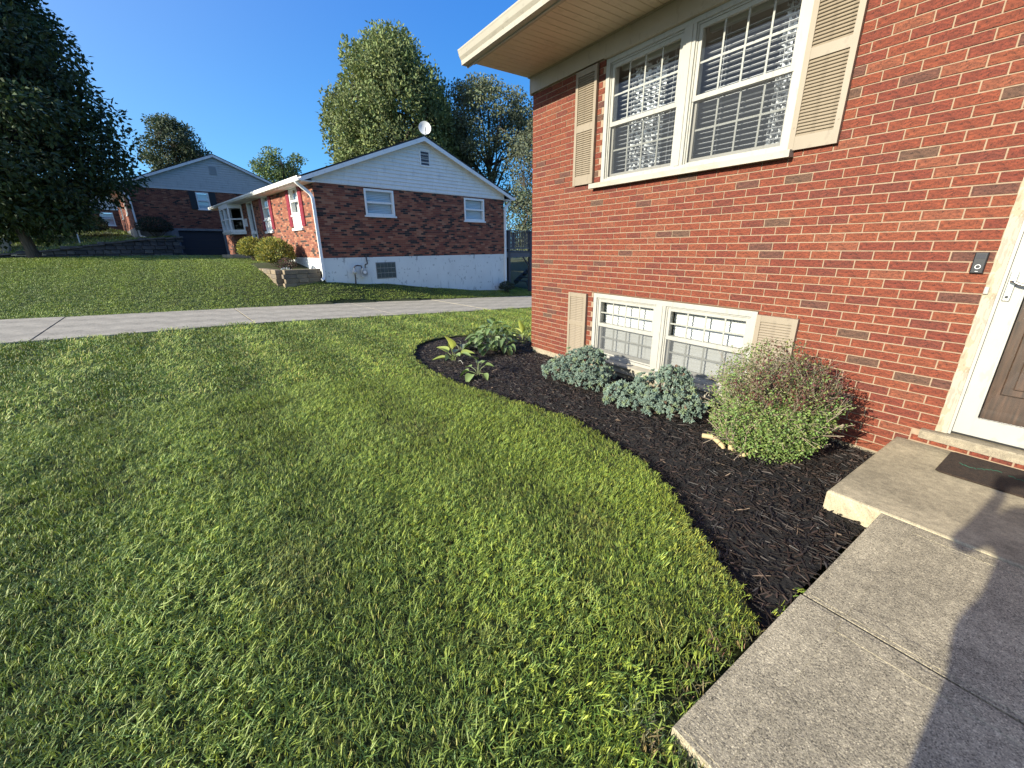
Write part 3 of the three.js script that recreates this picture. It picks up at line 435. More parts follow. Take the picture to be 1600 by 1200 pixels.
function gableRoof(parent, x0, x1, zf, zb, ye, slope, ov, m, trim, rake = 0.30) {   // ye = wall top, ov = eave overhang
  const zm = (zf + zb) / 2, yr = ye + 0.16 + (zf - zm) * slope, a = zf + ov, b = zb - ov, ya = ye + 0.16 - ov * slope;
  const r = put('roof', prism([[-a, ya], [-zm, yr], [-b, ya], [-b, ya + 0.05], [-zm, yr + 0.05], [-a, ya + 0.05]], x0 - rake, x1 + rake).rotateY(Math.PI / 2), m, parent);
  for (const x of [x1 + rake - 0.03, x0 - rake]) put('rake_board', prism([[-a, ya - 0.13], [-zm, yr - 0.15], [-b, ya - 0.13], [-b, ya - 0.002], [-zm, yr - 0.002], [-a, ya - 0.002]], x, x + 0.03).rotateY(Math.PI / 2), trim, parent);
  put('soffit', merge([box(x0 - rake + 0.03, x1 + rake - 0.03, ya - 0.125, ya - 0.10, zf - 0.01, a - 0.02), box(x0 - rake + 0.03, x1 + rake - 0.03, ya - 0.125, ya - 0.10, b + 0.02, zb + 0.01)]), trim, parent);
  put('rake_soffit', merge([prism([[-a + 0.05, ya - 0.02], [-zm, yr - 0.04], [-b - 0.05, ya - 0.02], [-b - 0.05, ya - 0.002], [-zm, yr - 0.002], [-a + 0.05, ya - 0.002]], x1 + 0.0, x1 + rake - 0.03).rotateY(Math.PI / 2)]), trim, parent);
  for (const [z, s] of [[a, 1], [b, -1]]) { const p = [[0, 0], [0.09, 0.0], [0.125, 0.07], [0.125, 0.125], [0.112, 0.125], [0.11, 0.075], [0.083, 0.012], [0, 0.012]].map(([u, v]) => [-(z + s * u), ya - 0.11 + v]); put('gutter', prism(p, x0 - rake, x1 + rake).rotateY(Math.PI / 2), trim, parent); put('fascia', box(x0 - rake + 0.031, x1 + rake - 0.031, ya - 0.12, ya + 0.0, z - (s > 0 ? 0.02 : 0), z + (s > 0 ? 0 : 0.02)), trim, parent); }
  return { yr, ya, zm };
}
const HP = Math.PI / 2;
// ---- the house with the white gable
{
  const h = thing('brick_house', 'brick house with white sided gable and burgundy shutters across the driveway', 'house', nPos(0, 0, 0), NA);
  // gable wall at x=0 runs from z=0 to z=-8.6: local u = -z
  const W1 = [[1.74, 2.91, 2.56, 3.45], [6.26, 7.39, 2.53, 3.44]];
  brickWall(h, 8.6, 1.10, 3.52, W1, 0.2, HP, 0, 0);
  const FW = [[14 - 2.38, 14 - 1.46, 2.14, 3.53], [14 - 5.95, 14 - 5.03, 2.14, 3.53], [14 - 8.45, 14 - 7.5, 1.25, 3.5], [14 - 12.6, 14 - 9.5, 2.2, 3.6]];
  const fw = brickWall(h, 14, 1.10, 3.52, FW, 0.16, 0, -14, 0.0);
  put('mortar_bed', merge([box(-14, -13.8, -0.6, 3.52, -8.6, -0.21), box(-13.79, -0.01, -0.6, 3.52, -8.6, -8.4)]), M.nMortar, h);
  put('foundation', merge([box(-0.2, 0.02, -1.4, 1.098, -8.6, 0.02), box(-14, -0.201, -1.0, 1.098, -0.2, 0.02)]), M.whitewash, h);
  put('floor_slab', box(-13.7, -0.22, 1.0, 1.09, -8.3, -0.22), M.interior, h);
  put('ceiling', box(-13.7, -0.22, 3.45, 3.5, -8.3, -0.22), M.interior, h);
  gableSiding(h, 0.02, -8.62, 3.53, 0.385, M.siding, 0.012);
  put('band_board', box(0.0, 0.032, 3.50, 3.56, -8.62, 0.02), M.nWhite, h);
  gableRoof(h, -14, 0, 0, -8.6, 3.60, 0.385, 0.42, M.shingle, M.nWhite, 0.26);
  put('frieze_board', box(-14, 0.02, 3.50, 3.60, 0.0, 0.03), M.nWhite, h);
  for (const [z, w, hh, y] of [[-2.325, 1.17, 0.89, 2.56], [-6.825, 1.13, 0.91, 2.53]]) { const w_ = hungWindow(h, w, hh, M.nWhite, M.blindGrey); w_.position.set(0, y, z); w_.rotation.y = HP; }
  for (const x of [-1.92, -5.49]) {
    const w_ = hungWindow(h, 0.92, 0.92, M.nWhite, null); w_.position.set(x, 2.61, 0);
    const cu = put('curtain', box(-0.36, -0.1, 0.08, 0.84, -0.18, -0.16), M.blind, w_);
    put('panel_below_window', box(x - 0.46, x + 0.46, 2.14, 2.55, -0.1, 0.02), M.nWhite, h); put('window_sill', box(x - 0.52, x + 0.52, 2.06, 2.139, -0.05, 0.09), M.nWhite, h);
    for (const s of [-1, 1]) { const sh = sub('shutter', h), c = x + s * 0.64; put('shutter_frame', box(c - 0.17, c + 0.17, 2.2, 3.56, 0.012, 0.045), M.burgundy, sh); for (const [a, b] of [[2.27, 2.8], [2.9, 3.49]]) put('shutter_panel', prism([[c - 0.11, a], [c + 0.11, a], [c + 0.11, b], [c - 0.11, b]], 0.044, 0.056, 0.005), M.burgundy, sh); }
  }
  // storm door
  const dr = sub('front_door', h); put('door_frame', merge([box(-8.45, -8.37, 1.2, 3.5, -0.1, 0.03), box(-7.58, -7.5, 1.2, 3.5, -0.1, 0.03), box(-8.37, -7.58, 3.42, 3.5, -0.1, 0.03), box(-8.37, -7.58, 2.1, 2.2, -0.06, 0.01), box(-8.37, -7.58, 1.2, 1.3, -0.06, 0.01)]), M.nWhite, dr); put('door_slab', box(-8.37, -7.58, 1.2, 3.42, -0.16, -0.12), mat(L(0.05, 0.03, 0.025), 0.5), dr); const dp = put('pane', new THREE.PlaneGeometry(0.79, 1.2), M.nGlass, dr); dp.position.set(-7.975, 2.81, -0.03); const dp2 = put('pane', new THREE.PlaneGeometry(0.79, 0.8), M.nGlass, dr); dp2.position.set(-7.975, 1.7, -0.03);
  put('porch_light', merge([box(-8.95, -8.83, 2.45, 2.75, 0.02, 0.14), box(-8.93, -8.85, 2.75, 2.8, 0.0, 0.1)]), M.nWhite, h);
  // bay window
  {
    const b = sub('bay_window', h), P = [[-9.45, 0], [-9.95, 0.5], [-11.75, 0.5], [-12.25, 0]];
    const slab = (y0, y1, e) => prism([[-9.45 + e, 0.0], [-9.95 + e * 0.6, -0.5 - e], [-11.75 - e * 0.6, -0.5 - e], [-12.25 - e, 0.0]].map(([x, y]) => [x, y]), y0, y1).rotateX(-HP);
    put('bay_base', slab(2.12, 2.26, 0.04), M.nWhite, b); put('bay_head', slab(3.38, 3.56, 0.02), M.nWhite, b);
    for (let i = 0; i < 3; i++) { const A = V(P[i][0], 0, P[i][1]), B = V(P[i + 1][0], 0, P[i + 1][1]), d = B.clone().sub(A), n = i === 1 ? 2 : 1, l = d.length() / n; for (let k = 0; k < n; k++) { const c = A.clone().lerp(B, (k + 0.5) / n), w_ = hungWindow(b, l - 0.002, 1.12, M.nWhite, null); w_.name = 'bay_sash'; w_.position.set(c.x, 2.26, c.z); w_.rotation.y = Math.atan2(d.z, -d.x); } }
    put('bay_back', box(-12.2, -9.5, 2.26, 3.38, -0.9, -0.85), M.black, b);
  }
  // attic vent
  const v = sub('gable_vent', h); put('vent_frame', merge([box(0.02, 0.06, 4.42, 4.47, -4.62, -4.17), box(0.02, 0.06, 4.98, 5.03, -4.62, -4.17), box(0.02, 0.06, 4.47, 4.98, -4.62, -4.58), box(0.02, 0.06, 4.47, 4.98, -4.21, -4.17)]), M.nWhite, v); put('vent_back', box(0.018, 0.03, 4.47, 4.98, -4.58, -4.21), M.darkShut, v); for (let k = 0; k < 9; k++) { const s = new THREE.BoxGeometry(0.004, 0.05, 0.37); s.rotateZ(0.6); const m = put('louver', s, mat(L(0.12, 0.13, 0.15), 0.6), v); m.position.set(0.045, 4.50 + k * 0.055, -4.395); }
  downspout(h, [[-0.10, 3.50, 0.50], [-0.08, 3.44, 0.46], [0.0, 3.15, 0.14], [0.04, 3.02, 0.085], [0.05, 2.8, 0.08], [0.05, 0.6, 0.08], [0.07, 0.42, 0.12], [0.1, 0.38, 0.2]]);
  downspout(h, [[-0.05, 3.50, -9.08], [-0.02, 3.42, -9.02], [0.05, 3.2, -8.72], [0.06, 3.08, -8.64], [0.06, 2.8, -8.63], [0.06, -0.4, -8.63]]);
  // gas meter
  const gm = sub('gas_meter', h), grey = mat(L(0.42, 0.42, 0.40), 0.5), pipe = mat(L(0.06, 0.045, 0.04), 0.6);
  put('meter_body', merge([new THREE.CylinderGeometry(0.11, 0.11, 0.16, 20).rotateZ(HP).translate(0.16, 0.55, -1.33), box(0.08, 0.24, 0.42, 0.68, -1.44, -1.22), box(0.10, 0.22, 0.68, 0.72, -1.40, -1.26)]), grey, gm);
  put('regulator', merge([new THREE.SphereGeometry(0.085, 14, 10).translate(0.15, 0.60, -0.99), new THREE.CylinderGeometry(0.05, 0.06, 0.12, 14).translate(0.15, 0.68, -0.99)]), grey, gm);
  put('meter_dial', new THREE.CylinderGeometry(0.06, 0.06, 0.02, 18).rotateZ(HP).translate(0.25, 0.58, -1.33), M.nWhite, gm);
  put('pipe', merge([tube([[0.12, 0.15, -0.99], [0.15, 0.35, -0.99], [0.15, 0.55, -0.99]], 0.025), tube([[0.15, 0.74, -0.99], [0.15, 0.80, -1.02], [0.15, 0.82, -1.12], [0.15, 0.80, -1.26], [0.15, 0.70, -1.28]], 0.022), tube([[0.15, 0.70, -1.40], [0.15, 0.84, -1.42], [0.13, 0.86, -1.5], [0.09, 0.88, -1.54], [0.05, 1.05, -1.54], [0.04, 1.18, -1.54]], 0.022)]), pipe, gm);
  // glass blocks
  const gb = sub('glass_block_window', h); put('block_frame', merge([box(0.018, 0.035, 0.30, 0.325, -2.72, -1.90), box(0.018, 0.035, 0.875, 0.90, -2.72, -1.90), box(0.018, 0.035, 0.325, 0.875, -2.72, -2.695), box(0.018, 0.035, 0.325, 0.875, -1.925, -1.90)]), mat(L(0.16, 0.16, 0.15), 0.8), gb); put('block_mortar', box(0.015, 0.024, 0.325, 0.875, -2.695, -1.925), mat(L(0.30, 0.31, 0.29), 0.9), gb);
  const blk = prism([[-0.068, -0.08], [0.068, -0.08], [0.068, 0.08], [-0.068, 0.08]], 0, 0.02, 0.008), bm = mat(L(0.07, 0.085, 0.085), 0.12); for (let r = 0; r < 3; r++) for (let c = 0; c < 5; c++) { const m = put('glass_block', blk, bm, gb); m.position.set(0.022, 0.417 + r * 0.183, -2.618 + c * 0.154); m.rotation.y = HP; }
  // steps and porch
  put('porch_step', merge([box(-9.1, -7.0, 0.6, 1.18, 0.03, 1.3), box(-9.1, -7.0, 0.6, 1.02, 1.3, 1.65)]), M.stoop, h);
}
// satellite dish on that ridge
{
  const d = thing('satellite_dish', 'round pale satellite dish on the ridge of the white gable', 'satellite dish', nPos(-0.35, 5.40, -4.75), NA);
  const bowl = new THREE.LatheGeometry([[0, 0], [0.08, 0.008], [0.16, 0.028], [0.235, 0.062], [0.24, 0.058], [0.16, 0.020], [0.08, 0.0], [0, -0.008]].map((p) => new THREE.Vector2(...p)), 32); bowl.rotateX(HP); bowl.rotateY(1.05); bowl.rotateZ(0.1); bowl.translate(0, 0.46, 0);
  put('dish', bowl, mat(L(0.62, 0.62, 0.60), 0.5), d); put('mast', merge([rod(V(0, -0.2, 0), V(-0.02, 0.30, 0), 0.02), rod(V(-0.02, 0.30, 0), V(-0.06, 0.46, 0), 0.018)]), mat(L(0.25, 0.25, 0.25), 0.5), d); put('feed_arm', merge([rod(V(0, 0.24, 0.0), V(0.28, 0.36, 0.16), 0.012), rod(V(0.26, 0.33, 0.15), V(0.25, 0.42, 0.14), 0.03)]), mat(L(0.3, 0.3, 0.3), 0.5), d);
}
// stone planter at that house's corner, stacked blocks
{
  const t = thing('stone_planter', 'low stacked tan stone planter at the corner of the white gabled house', 'planter', nPos(0, 0, 0), NA);
  const stones = [L(0.46, 0.38, 0.27), L(0.40, 0.33, 0.24), L(0.52, 0.43, 0.31), L(0.36, 0.31, 0.25)].map((c) => mat(c, 0.9, { map: concBase(311, 0.5, [1, 0.97, 0.92]) }));
  const course = (ax, az, bx, bz, y, off) => { const n = V(bx - ax, 0, bz - az), len = n.length(), ang = Math.atan2(-n.z, n.x); for (let s = off; s < len - 0.05;) { const w = Math.min(RR(0.28, 0.46), len - s); const g = prism([[0, 0], [w - 0.008, 0], [w - 0.008, 0.137], [0, 0.137]], -0.11, 0.11 + RR(-0.015, 0.015), 0.012); const m = put('stone', g, pick(stones), t); m.position.set(ax + n.x / len * s, y, az + n.z / len * s); m.rotation.y = ang; s += w; } };
  for (let r = 0; r < 4; r++) { const y = 0.18 + r * 0.145; course(-3.4, 1.42, -0.25, 1.42, y, 0); course(-0.16, 1.36, -0.16, 0.12, y, r % 2 ? 0.05 : 0); }
  put('planter_soil', box(-3.4, -0.27, 0.2, 0.66, 0.03, 1.31), M.mulch, t);
}
// ---- dark brick house with garage, further off
{
  const X = -20, h = thing('brick_house', 'shaded brick house with grey sided gable and garage beside the big tree', 'house', nPos(X, 0, -1.3), NA);
  const zf = 4.75, zb = -4.75, yb = 5.05;
  brickWall(h, 9.5, 2.72, yb, [[3.40, 4.10, 3.92, 4.95]], 0.10, HP, 0, zf);
  brickWall(h, 12, 2.72, yb, [[3, 4.2, 3.6, 4.8], [8, 9.2, 3.6, 4.8]], 0.10, 0, -12, zf);
  put('foundation', merge([box(-0.2, 0.02, 0.0, 2.718, -4.75, 0.28), box(-0.2, 0.02, 0.0, 2.718, 2.72, 4.77), box(-0.2, 0.02, 2.58, 2.718, 0.281, 2.719), box(-12, -0.201, 0, 2.718, 4.55, 4.77)]), mat(L(0.42, 0.43, 0.42), 0.9, { map: concBase(321, 0.3, [1, 1, 1]) }), h);
  put('mortar_bed', merge([box(-12, -11.8, 0, yb, -4.75, 4.5), box(-11.79, -0.2, 0, yb, -4.75, -4.6)]), M.nMortar, h);
  gableSiding(h, zf + 0.02, zb - 0.02, yb + 0.01, 0.42, M.sidingGrey, 0.012, 0.14);
  put('band_board', box(0, 0.034, yb - 0.03, yb + 0.04, zb, zf), M.nWhite, h);
  gableRoof(h, -12, 0, zf, zb, yb + 0.05, 0.42, 0.40, M.shingle, M.nWhite, 0.2);
  const w_ = hungWindow(h, 0.70, 1.03, M.nWhite, M.blindGrey); w_.position.set(0, 3.92, 1.0); w_.rotation.y = HP;
  for (const s of [-1, 1]) { const sh = sub('shutter', h); put('shutter_frame', box(0.01, 0.05, 3.9, 4.98, 1.0 + s * 0.55 - 0.17, 1.0 + s * 0.55 + 0.17), M.darkShut, sh); for (const y of [3.96, 4.48]) put('shutter_panel', box(0.05, 0.06, y, y + 0.44, 1.0 + s * 0.55 - 0.11, 1.0 + s * 0.55 + 0.11), M.darkShut, sh); }
  for (const x of [-8.4, -3.4]) { const q = hungWindow(h, 1.2, 1.2, M.nWhite, M.blindGrey); q.position.set(x, 3.6, zf); }
  const v = sub('gable_vent', h); put('vent_frame', box(0.02, 0.05, 6.05, 6.6, -0.1, 0.35), M.sidingGrey, v); for (let k = 0; k < 8; k++) put('louver', box(0.05, 0.065, 6.08 + k * 0.063, 6.11 + k * 0.063, -0.07, 0.32), mat(L(0.2, 0.22, 0.25), 0.6), v);
  const gd = sub('garage_door', h); for (let k = 0; k < 4; k++) put('door_section', box(-0.14, -0.10, 0.35 + k * 0.555, 0.9 + k * 0.555, 0.282, 2.718), mat(L(0.035, 0.035, 0.042), 0.7), gd);
  downspout(h, [[0.0, 4.85, 5.08], [0.02, 4.75, 5.0], [0.08, 4.5, 4.75], [0.09, 4.3, 4.68], [0.09, 2.3, 4.66], [0.12, 2.2, 4.6], [0.2, 2.15, 4.4]]);
}
// raised yard, its stone retaining wall and steps by the dark house
{
  const up = (a, b) => lerp(2.15, 1.25, sstep(1.5, 10, b)) + 0.035 * Math.max(0, -19 - a) + 0.9 * sstep(-21, -29, a) * sstep(2, 6, b);
  const pos = [], uv = [], idx = [], A = [], B = []; for (let a = -18.2; a > -60; a -= a > -26 ? 0.6 : 3) A.push(a); for (let b = 1.6; b < 40; b += b < 13 ? 0.6 : 3) B.push(b);
  for (const b of B) for (const a of A) { const q = fromN(a, b); pos.push(q[0], up(a, b) + 0.05 * (vnoise(a, b, 6) - 0.5), q[1]); uv.push(q[0], q[1]); }
  for (let j = 0; j + 1 < B.length; j++) for (let i = 0; i + 1 < A.length; i++) { const k = j * A.length + i; idx.push(k, k + 1, k + A.length, k + 1, k + A.length + 1, k + A.length); }
  const g = new THREE.BufferGeometry(); g.setAttribute('position', new THREE.Float32BufferAttribute(pos, 3)); g.setAttribute('uv', new THREE.Float32BufferAttribute(uv, 2)); g.setIndex(idx); g.computeVertexNormals(); struct('raised_yard', g, M.soil);
  globalThis.upYard = up;
  const t = thing('retaining_wall', 'grey stone retaining wall below the raised yard of the dark brick house', 'wall', nPos(-18.1, 0, 0), NA);
  const sm = [L(0.20, 0.20, 0.20), L(0.27, 0.26, 0.25), L(0.15, 0.155, 0.16), L(0.33, 0.32, 0.30)].map((c) => mat(c, 0.92, { map: concBase(331, 0.5, [1, 0.99, 0.97]) }));
  for (let r = 0; r < 7; r++) for (let b = 1.5 + (r % 2) * 0.2; b < 9.6;) { const w = RR(0.3, 0.6), y = 0.55 + r * 0.22; if (y + 0.2 < up(-18.2, b) + 0.05) { const m = put('stone', prism([[0, 0], [w - 0.02, 0], [w - 0.02, 0.205], [0, 0.205]], -0.2, RR(0.0, 0.06), 0.02), pick(sm), t); m.position.set(0, y, b + w); m.rotation.y = HP; } b += w; }
  for (let b = 1.5; b < 9.4; b += 0.9) { const y = up(-18.2, b + 0.45); const m = put('cap_stone', box(-0.28, 0.1, -0.03, 0.05, 0, 0.885), sm[3], t); m.position.set(0, y, b); m.rotation.x = 0.11; }
  const st = thing('concrete_steps', 'shaded concrete steps climbing the bank left of the tree trunk', 'steps', nPos(-17.2, 0, 10.2), NA);
  for (let k = 0; k < 8; k++) put('step', box(-0.55 - k * 0.55, -k * 0.55 + 0.02, 0.9 + k * 0.17 - 0.3, 0.9 + k * 0.17, -1.4, 1.6), M.stoop, st);
}
// ---- third house, seen in scraps behind the big tree
{
  const h = thing('brick_house', 'distant brick house glimpsed behind the big dark tree', 'house', nPos(-38, 1.4, 4), NA);
  brickWall(h, 9, 0.9, 3.4, [[4, 4.9, 2.1, 3.2]], 0.1, HP, 0, 4.5); brickWall(h, 12, 0.9, 3.4, [[3, 4.2, 2, 3.2], [8, 9.2, 2, 3.2]], 0.1, 0, -12, 4.5);
  put('foundation', merge([box(-0.2, 0.02, -0.6, 0.898, -4.5, 4.52), box(-12, -0.201, -0.6, 0.898, 4.3, 4.52)]), M.foundation, h);
  put('mortar_bed', merge([box(-12, -11.8, 0, 3.4, -4.5, 4.2), box(-11.79, -0.2, 0, 3.4, -4.5, -4.3)]), M.nMortar, h);
  gableSiding(h, 4.52, -4.52, 3.41, 0.4, M.siding, 0.012, 0.16); gableRoof(h, -12, 0, 4.5, -4.5, 3.45, 0.4, 0.4, M.shingle, M.nWhite, 0.2);
  const a = hungWindow(h, 0.9, 1.1); a.position.set(0, 2.1, 0.05); a.rotation.y = HP; for (const x of [-8.4, -3.4]) { const q = hungWindow(h, 1.2, 1.2); q.position.set(x, 2, 4.5); }
}
// ---- deck with stairs behind the white gabled house
{
  const t = thing('wooden_deck', 'dark grey raised wooden deck with railing behind the white gabled house', 'deck', nPos(-0.2, -0.75, -8.8), NA), wd = mat(L(0.075, 0.075, 0.08), 0.85), wl2 = mat(L(0.12, 0.12, 0.125), 0.85);
  const fy = 1.95;
  put('rim_joist', merge([box(-4.0, 0, fy - 0.28, fy - 0.03, -3.4, -3.36), box(-0.04, 0, fy - 0.28, fy - 0.03, -3.36, 0), box(-4.0, -3.96, fy - 0.28, fy - 0.03, -3.36, 0)]), wl2, t);
  for (let k = 0; k < 24; k++) put('deck_board', box(-4.0, 0.03, fy - 0.028, fy, -3.42 + k * 0.143, -3.42 + k * 0.143 + 0.136), wd, t);
  for (const [x, z] of [[-0.06, -0.35], [-0.06, -1.9], [-0.06, -3.34], [-3.9, -3.34]]) put('post', box(x - 0.07, x + 0.07, -0.5, fy + 1.0, z - 0.07, z + 0.07), wd, t);
  put('top_rail', merge([box(-0.1, 0.04, fy + 0.96, fy + 1.0, -3.4, 0), box(-4, -0.1, fy + 0.96, fy + 1.0, -3.42, -3.3)]), wl2, t); put('bottom_rail', merge([box(-0.07, -0.02, fy + 0.12, fy + 0.18, -3.4, 0), box(-4, -0.1, fy + 0.12, fy + 0.18, -3.38, -3.33)]), wl2, t);
  const bal = new THREE.BoxGeometry(0.035, 0.8, 0.035); for (let k = 0; k < 26; k++) { const m = put('baluster', bal, wl2, t); m.position.set(-0.045, fy + 0.56, -0.1 - k * 0.125); } for (let k = 0; k < 28; k++) { const m = put('baluster', bal, wl2, t); m.position.set(-0.2 - k * 0.13, fy + 0.56, -3.355); }
  put('brace', merge([rod(V(-0.06, fy - 0.8, -1.9), V(-0.06, fy - 0.2, -1.3), 0.045, 0.045, 4), rod(V(-0.06, fy - 0.8, -1.9), V(-0.06, fy - 0.2, -2.5), 0.045, 0.045, 4)]), wd, t);
  const s0 = V(-2.4, 0.1, -2.2), n = 9; for (const dx of [0, 1.0]) { const g = box(-0.02, 0.02, -0.14, 0.14, -1.75, 1.75); g.rotateX(Math.atan2(1.6, 2.9)); put('stringer', g.translate(s0.x + dx, 1.0, s0.z - 2.4), wd, t); }
  for (let k = 0; k < n; k++) put('tread', box(-2.4, -1.4, 0.25 + k * 0.185, 0.285 + k * 0.185, -3.2 - k * 0.34 - 0.14, -3.2 - k * 0.34 + 0.14), wd, t);
}

// ------------------------------------------------------------------ lawn grass (uncountable blades)
const proj = (() => { const v = V(0, 0, 0); return (x, y, z) => { v.set(x, y, z).project(cameraNow0); return v; }; })();
const cameraNow0 = cameraNow();
function tuft(n, rad, h, w, lean) {   // clump of curved, folded blades
  const pos = [], nor = [], col = [], put3 = (a, b, c, k0, k1, k2, nn) => { for (const [p, k] of [[a, k0], [b, k1], [c, k2]]) { pos.push(p.x, p.y, p.z); nor.push(nn.x, nn.y, nn.z); col.push(...k); } };
  for (let i = 0; i < n; i++) {
    const a = R() * 6.283, r = rad * Math.sqrt(R()), bx = r * Math.cos(a), bz = r * Math.sin(a), yaw = R() * 6.283, H = h * RR(0.5, 1.3), bend = RR(0.1, lean), wd = w * RR(0.7, 1.25), d = V(Math.cos(yaw), 0, Math.sin(yaw)), s = V(-d.z, 0, d.x);
    const q = R(), c0 = q < 0.06 ? [1.7, 1.25, 1.7] : q < 0.45 ? [1.0, 1.05, 0.9] : q < 0.74 ? [1.25, 1.22, 0.9] : [0.55, 0.75, 0.7];
    const P = (t, k) => V(bx, -0.012, bz).addScaledVector(d, bend * H * t * t).add(V(0, H * t * (1 - 0.22 * bend * t), 0)).addScaledVector(s, k * wd * 0.5);
    const T = [0, 0.45, 0.86], W = [0.75, 1, 0.8], nn = d.clone().multiplyScalar(-1).add(V(0, bend, 0)).normalize();
    for (let k = 0; k < 2; k++) { const A = P(T[k], -W[k]), B = P(T[k], W[k]), C = P(T[k + 1], -W[k + 1]), D = P(T[k + 1], W[k + 1]); put3(A, B, D, c0, c0, c0, nn); put3(A, D, C, c0, c0, c0, nn); }
    put3(P(T[2], -W[2]), P(T[2], W[2]), P(1, 0), c0, c0, c0, nn);
  }
  const g = new THREE.BufferGeometry(); g.setAttribute('position', new THREE.Float32BufferAttribute(pos, 3)); g.setAttribute('normal', new THREE.Float32BufferAttribute(nor, 3)); g.setAttribute('color', new THREE.Float32BufferAttribute(col, 3)); g.computeVertexNormals(); return g;
}
const grassMat = new THREE.MeshPhysicalMaterial({ color: L(1, 1, 1), roughness: 0.6, transmission: 0.32, thickness: 0, vertexColors: true, side: THREE.DoubleSide });
const mowA = 0.07, stripe = (x, z) => Math.sin(((z * Math.cos(mowA) + x * Math.sin(mowA)) / 0.56) * Math.PI);
function scatter(name, label, geo, pts) {   // pts: [x, y, z, scale, colour, leanx, leanz]
  const m = new THREE.InstancedMesh(geo, grassMat, pts.length), q = new THREE.Quaternion(), q2 = new THREE.Quaternion(), M4 = new THREE.Matrix4(), up = V(0, 1, 0);
  pts.forEach((p, i) => { q.setFromUnitVectors(up, V(p[5], 1, p[6]).normalize()); q2.setFromAxisAngle(up, R() * 6.283); q.multiply(q2); M4.compose(V(p[0], p[1], p[2]), q, V(p[3], p[3] * RR(0.8, 1.2), p[3])); m.setMatrixAt(i, M4); m.setColorAt(i, p[4]); });
  m.name = numbered(name); m.userData = { kind: 'stuff', label }; m.castShadow = m.receiveShadow = true; scene.add(m); return m;
}
const lawnColour = (x, z, far) => {
  const a = fbm(x * 0.9 + 7, z * 0.9 + 3, 401, 4), b = fbm(x * 3.1, z * 3.1, 405, 3), s = stripe(x, z), dry = sstep(0.64, 0.8, fbm(x * 1.7 + 20, z * 1.7, 409, 4)) * 0.7;
  let r = 0.25 + 0.09 * (a - 0.5) + 0.05 * (b - 0.5) + 0.02 * s, g = 0.305 + 0.09 * (a - 0.5) + 0.07 * (b - 0.5) + 0.022 * s, bl = 0.044 + 0.02 * (b - 0.5);
  const k = RR(0.78, 1.25); r = lerp(r, 0.30, dry * 0.4) * k; g = lerp(g, 0.27, dry * 0.4) * k; bl = lerp(bl, 0.085, dry * 0.4) * k;
  
  return L(Math.max(0.02, r), Math.max(0.03, g), Math.max(0.008, bl));
};
